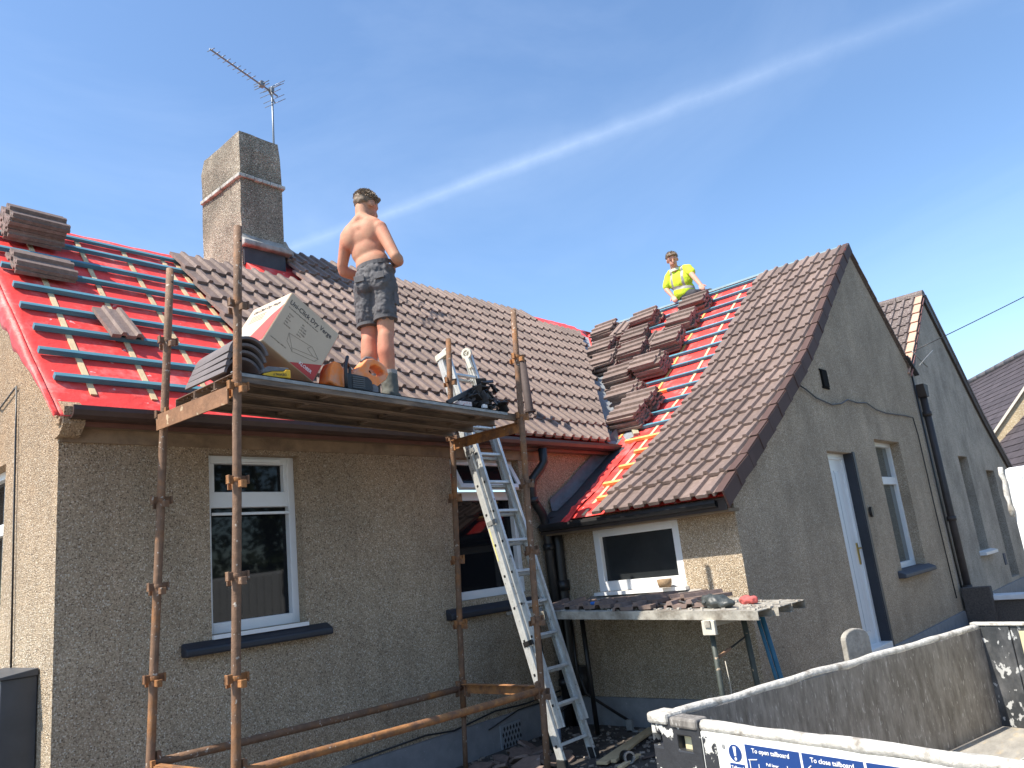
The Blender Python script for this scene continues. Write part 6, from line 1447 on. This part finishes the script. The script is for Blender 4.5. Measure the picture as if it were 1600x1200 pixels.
def worker_one():
    t = thing('person', 'shirtless person in charcoal shorts and work boots standing on the scaffold deck, back turned', 'person', (3.49, 4.20, PT))
    rx, fx = Vector((.47, -.88, 0)).normalized(), Vector((.88, .47, 0)).normalized(); O = Vector((3.49, 4.20, 0))
    b = lambda r, f, z: O + rx * r + fx * f + Vector((0, 0, z))
    R3 = Matrix(((rx.x, fx.x, 0), (rx.y, fx.y, 0), (0, 0, 1)))
    def E(r, f, z, rad, tilt=0): return ('e', b(r, f, z), rad, R3 @ Matrix.Rotation(R(tilt), 3, 'Y'))
    c = b(-.065, .085, 2.800); q = q_face(0, -20, 4)
    P = head_prims(c, q, 1.02)[:-1]
    P += [('c', c + q @ Vector((0, -.030, -.040)), .054, b(-.080, .03, 2.655), .056)]
    P += [('c', b(-.088, .02, 2.60), .055, b(-.078, .04, 2.70), .046), ('c', b(-.180, 0, 2.575), .048, b(-.09, .015, 2.675), .044), ('c', b(.035, -.005, 2.59), .050, b(-.08, .015, 2.675), .044)]
    P += [E(-.078, .02, 2.50, (.148, .100, .13), 8), E(-.078, .0, 2.56, (.135, .080, .07), 4), E(-.050, .02, 2.41, (.134, .094, .14), 10), E(-.02, .015, 2.29, (.130, .090, .12)),
          E(-.150, -.030, 2.52, (.085, .055, .11), 14), E(-.01, -.030, 2.53, (.085, .055, .11), -14), E(0, .01, 2.17, (.132, .090, .11))]
    P += [('e', b(-.198, .0, 2.535), (.058, .058, .060)), ('c', b(-.208, .0, 2.51), .053, b(-.280, .05, 2.33), .040), ('c', b(-.280, .05, 2.33), .040, b(-.278, .07, 2.295), .040),
          ('c', b(-.278, .07, 2.295), .042, b(-.21, .16, 2.275), .040), ('c', b(-.21, .16, 2.275), .040, b(-.10, .27, 2.27), .027)]
    P += [('e', b(.068, -.01, 2.545), (.060, .058, .060)), ('c', b(.080, -.015, 2.525), .054, b(.203, -.085, 2.265), .040), ('c', b(.203, -.085, 2.265), .041, b(.210, -.06, 2.245), .041),
          ('c', b(.208, -.06, 2.255), .043, b(.180, .04, 2.275), .038), ('c', b(.180, .04, 2.275), .038, b(.095, .155, 2.305), .027)]
    P += hand_prims(b(-.10, .27, 2.27), rx * .9 + fx * .35, (0, 0, 1), .95, .9, -1) + hand_prims(b(.095, .155, 2.305), -rx * .85 + fx * .45 + Vector((0, 0, -.05)), (0, 0, 1), .95, .9, 1)
    A = {}
    for nm, hr, kr, ar, kf in (('l', -.082, -.090, -.092, .025), ('r', .068, .055, .060, -.01)):
        P += [('c', b(hr, .0, 2.12), .078, b(kr, kf + .01, 1.82), .064), ('c', b(kr, kf + .01, 1.80), .066, b(kr, kf + .01, 1.70), .057), ('c', b(kr, kf - .010, 1.70), .058, b(kr, kf - .022, 1.58), .063), ('c', b(kr, kf - .022, 1.58), .063, b(ar, kf, 1.40), .042), ('c', b(ar, kf, 1.40), .040, b(ar, kf, 1.30), .042)]
        A[nm] = (ar, kf)
    body = blob('body', P, .0085, SKIN, t, smooth=9)
    hp = [('e', c + q @ Vector((0, -.018, .040)), (.083, .098, .084), q.to_matrix()), ('e', c + q @ Vector((0, -.055, .008)), (.070, .052, .052), q.to_matrix()), ('c', c + q @ Vector((-.045, .060, .088)), .020, c + q @ Vector((.045, .060, .088)), .020)]
    h = blob('hair', hp, .009, HAIR, t, smooth=2, disp=(.008, 45)); tufts(h, c + q @ Vector((0, -.014, .038)), (.083, .100, .083), 1600, 2, HAIR, q, zmin=-.1, ln=.014)
    S_ = [E(0, .01, 2.20, (.152, .115, .09)), E(0, .005, 2.13, (.158, .122, .10)), E(-.070, -.060, 2.10, (.074, .060, .085)), E(.070, -.060, 2.10, (.074, .060, .085)), E(0, .01, 2.235, (.138, .104, .04))]
    for hr, kr, zb, kf in ((-.080, -.086, 1.83, .02), (.070, .060, 1.85, -.005)): S_ += [('c', b(hr, .0, 2.08), .094, b(kr, kf, zb + .06), .086), ('c', b(kr, kf, zb + .07), .088, b(kr, kf, zb + .03), .086)]
    sh = blob('shorts', S_, .007, SHORT, t, smooth=3)
    for v in sh.data.vertices:      # creases hanging from the seat and pulling at the crotch
        x_, y_, z_ = v.co; k_ = .011 * nz(x_ * 26, y_ * 26, z_ * 7) + .006 * nz(x_ * 40 + z_ * 30, y_ * 40, z_ * 34) + .004 * nz(x_ * 70, y_ * 70, z_ * 70); v.co += v.normal * k_
    mb = MB()
    for k in range(28):
        a0, a1 = 6.283 * k / 28, 6.283 * (k + 1) / 28; f = lambda a: b(.138 * math.cos(a), .012 + .102 * math.sin(a), 2.258 + .012 * math.cos(a)); mb.bar(f(a0), f(a1), .006, .030)
    mb.build('waistband', SHORT, sh)
    for r_, z_ in ((-.075, 2.13), (.08, 2.13)):
        mb = MB(); mb.bar(b(r_ - .04, -.125, z_), b(r_ + .04, -.125, z_ + .004), .008, .05); mb.build('pocket_flap', SHORT, sh, bevel=.003)
    mb = MB(); mb.bar(b(.150, -.03, 1.98), b(.150, .05, 1.98), .012, .10); mb.build('cargo_pocket', SHORT, sh, bevel=.004)
    for r_, z_, kf in ((-.086, 1.812, .02), (.060, 1.832, -.005)):
        mb = MB(); mb.ring(b(r_, kf, z_), (0, .05, 1), .066, .088, 24, .022); mb.build('hem', SHORT, sh)
    for nm in 'lr':
        ar, kf = A[nm]; bt = blob('boot', [('c', b(ar, kf - .012, PT - .038 + .06), .062, b(ar, kf, 1.41), .058), ('c', b(ar, kf - .03, PT - .038 + .055), .060, b(ar, kf + .10, PT - .038 + .05), .050), ('c', b(ar, kf + .10, PT - .038 + .045), .048, b(ar, kf + .18, PT - .038 + .042), .042)], .008, BOOT, t, smooth=3, disp=(.003, 40))
        mb = MB(); mb.prism([b(ar + x_, kf + y_, PT - .038 + .002) for x_, y_ in ((-.04, -.088), (.04, -.088), (.047, .0), (.044, .12), (.03, .225), (-.03, .225), (-.05, .12), (-.047, 0))], (0, 0, .024)); mb.build('sole', RUBBER, bt, recalc=True, bevel=.004)
        mb = MB(); mb.ring(b(ar, kf, 1.425), (0, 0, 1), .038, .057, 18, .03); mb.build('sock', mat('grey_sock', (.30, .29, .27), .9, var=.2), bt)
worker_one()

def worker_two():
    t = thing('person', 'person in a fluorescent yellow shirt kneeling over the ridge, hand on a tile pile', 'person', (11.15, 5.6, 3.7))
    c = Vector((11.00, 5.66, 4.585)); q = q_face(190 + 22, -24, 6)
    P = head_prims(c, q, 1.12)
    P += [('c', (11.08, 5.64, 4.38), .062, (11.03, 5.65, 4.46), .055), ('e', (11.10, 5.62, 4.22), (.10, .19, .20)), ('e', (11.14, 5.60, 4.02), (.11, .16, .13)),
          ('c', (11.08, 5.82, 4.36), .052, (11.04, 5.87, 4.14), .043), ('c', (11.04, 5.87, 4.14), .043, (10.93, 5.73, 3.96), .030),
          ('c', (11.07, 5.44, 4.37), .052, (10.88, 5.29, 4.16), .043), ('c', (10.88, 5.29, 4.16), .043, (10.60, 5.05, 3.865), .031)]
    P += hand_prims((10.93, 5.73, 3.96), (-.35, -.35, -.5), (-1, 0, .5), 1.05, .5, 1) + hand_prims((10.60, 5.05, 3.865), (-.62, -.38, -.50), (-.5, -.2, .8), 1.1, .5, -1)
    body = blob('body', P, .0095, SKIN2, t, smooth=4); face_bits(body, c, q, 1.12)
    hp = [('e', c + q @ Vector((0, -.025, .050)), (.096, .106, .090), q.to_matrix()), ('e', c + q @ Vector((0, -.06, .0)), (.084, .07, .075), q.to_matrix()), ('c', c + q @ Vector((-.055, .072, .088)), .024, c + q @ Vector((.055, .072, .088)), .024)]
    h = blob('hair', hp, .011, HAIR, t, smooth=2, disp=(.007, 50)); tufts(h, c + q @ Vector((0, -.015, .048)), (.094, .108, .092), 400, 5, HAIR, q, ln=.018)
    S_ = [('e', (11.10, 5.62, 4.23), (.125, .215, .19)), ('e', (11.14, 5.61, 4.05), (.135, .19, .15)), ('c', (11.08, 5.50, 4.40), .068, (11.08, 5.76, 4.40), .068),
          ('c', (11.08, 5.80, 4.37), .072, (11.05, 5.865, 4.20), .070), ('c', (11.07, 5.45, 4.38), .072, (10.94, 5.33, 4.245), .068)]
    sh = blob('shirt', S_, .010, HIVIS, t, smooth=3, disp=(.007, 14)); me = sh.data; me.materials.append(REFL)
    for p in me.polygons:
        x, y, z = p.center; tz = z - (y - 5.62) * .15
        if x < 11.12 and (abs(y - 5.535) < .024 or abs(y - 5.735) < .024) and 4.10 < z < 4.5 : p.material_index = 1
        if abs(tz - 4.09) < .026 and abs(y - 5.62) < .21: p.material_index = 1
    col = Vector((11.05, 5.65, 4.425)); mb = MB()
    for k in range(16):
        a0, a1 = 6.283 * k / 16, 6.283 * (k + 1) / 16; f = lambda a: col + Vector((.070 * math.cos(a), .078 * math.sin(a), .02 * math.cos(a))); mb.bar(f(a0), f(a1), .012, .04)
    mb.build('collar', mat('pale_collar', (.62, .66, .50), .8), sh)
    L_ = [('c', (11.15, 5.60, 3.97), .12, (11.15, 5.52, 3.95), .11), ('c', (11.14, 5.52, 3.96), .095, (10.88, 5.30, 3.86), .070), ('c', (10.88, 5.30, 3.86), .066, (11.12, 5.16, 3.88), .055), ('c', (11.20, 5.70, 3.95), .095, (11.55, 5.78, 3.62), .070), ('c', (11.55, 5.78, 3.62), .06, (11.80, 5.70, 3.38), .05)]
    blob('trousers', L_, .011, DTROU, t, smooth=3, disp=(.006, 18))
    for p0, p1 in (((11.12, 5.16, 3.90), (11.26, 5.10, 3.80)), ((11.80, 5.70, 3.38), (11.92, 5.62, 3.28))): blob('boot', [('c', p0, .05, p1, .042)], .011, BOOT, t, smooth=2)
worker_two()

def hedge():  # unseen hedge added to darken the lower reflection in the front window
    t = thing('reflection_hedge', 'long dark hedge added across the road to darken the front window reflections', 'hedge', (4, -11, GZ)); rng = random.Random(77); mb = MB()
    for k in range(9000):
        x, y, z = rng.uniform(-8, 22), -11 + rng.choice((-1, 1)) * rng.uniform(.1, .6), GZ - .5 + rng.random() ** .8 * 3.1 + .2 * nz(x := rng.uniform(-8, 22), 0, 0, .9); s_ = rng.uniform(.08, .16)
        a = Vector((rng.gauss(0, 1), rng.gauss(0, 1), rng.gauss(0, 1))).normalized(); b = a.orthogonal().normalized(); p = Vector((x, y, z)); mb.add([p - a * s_, p + b * s_ * .6, p + a * s_, p - b * s_ * .6], [(0, 1, 2, 3)])
    mb.box(-8, 22, -11.4, -10.6, GZ - .6, GZ + 2.1); mb.build('foliage', LEAF, t)
hedge()
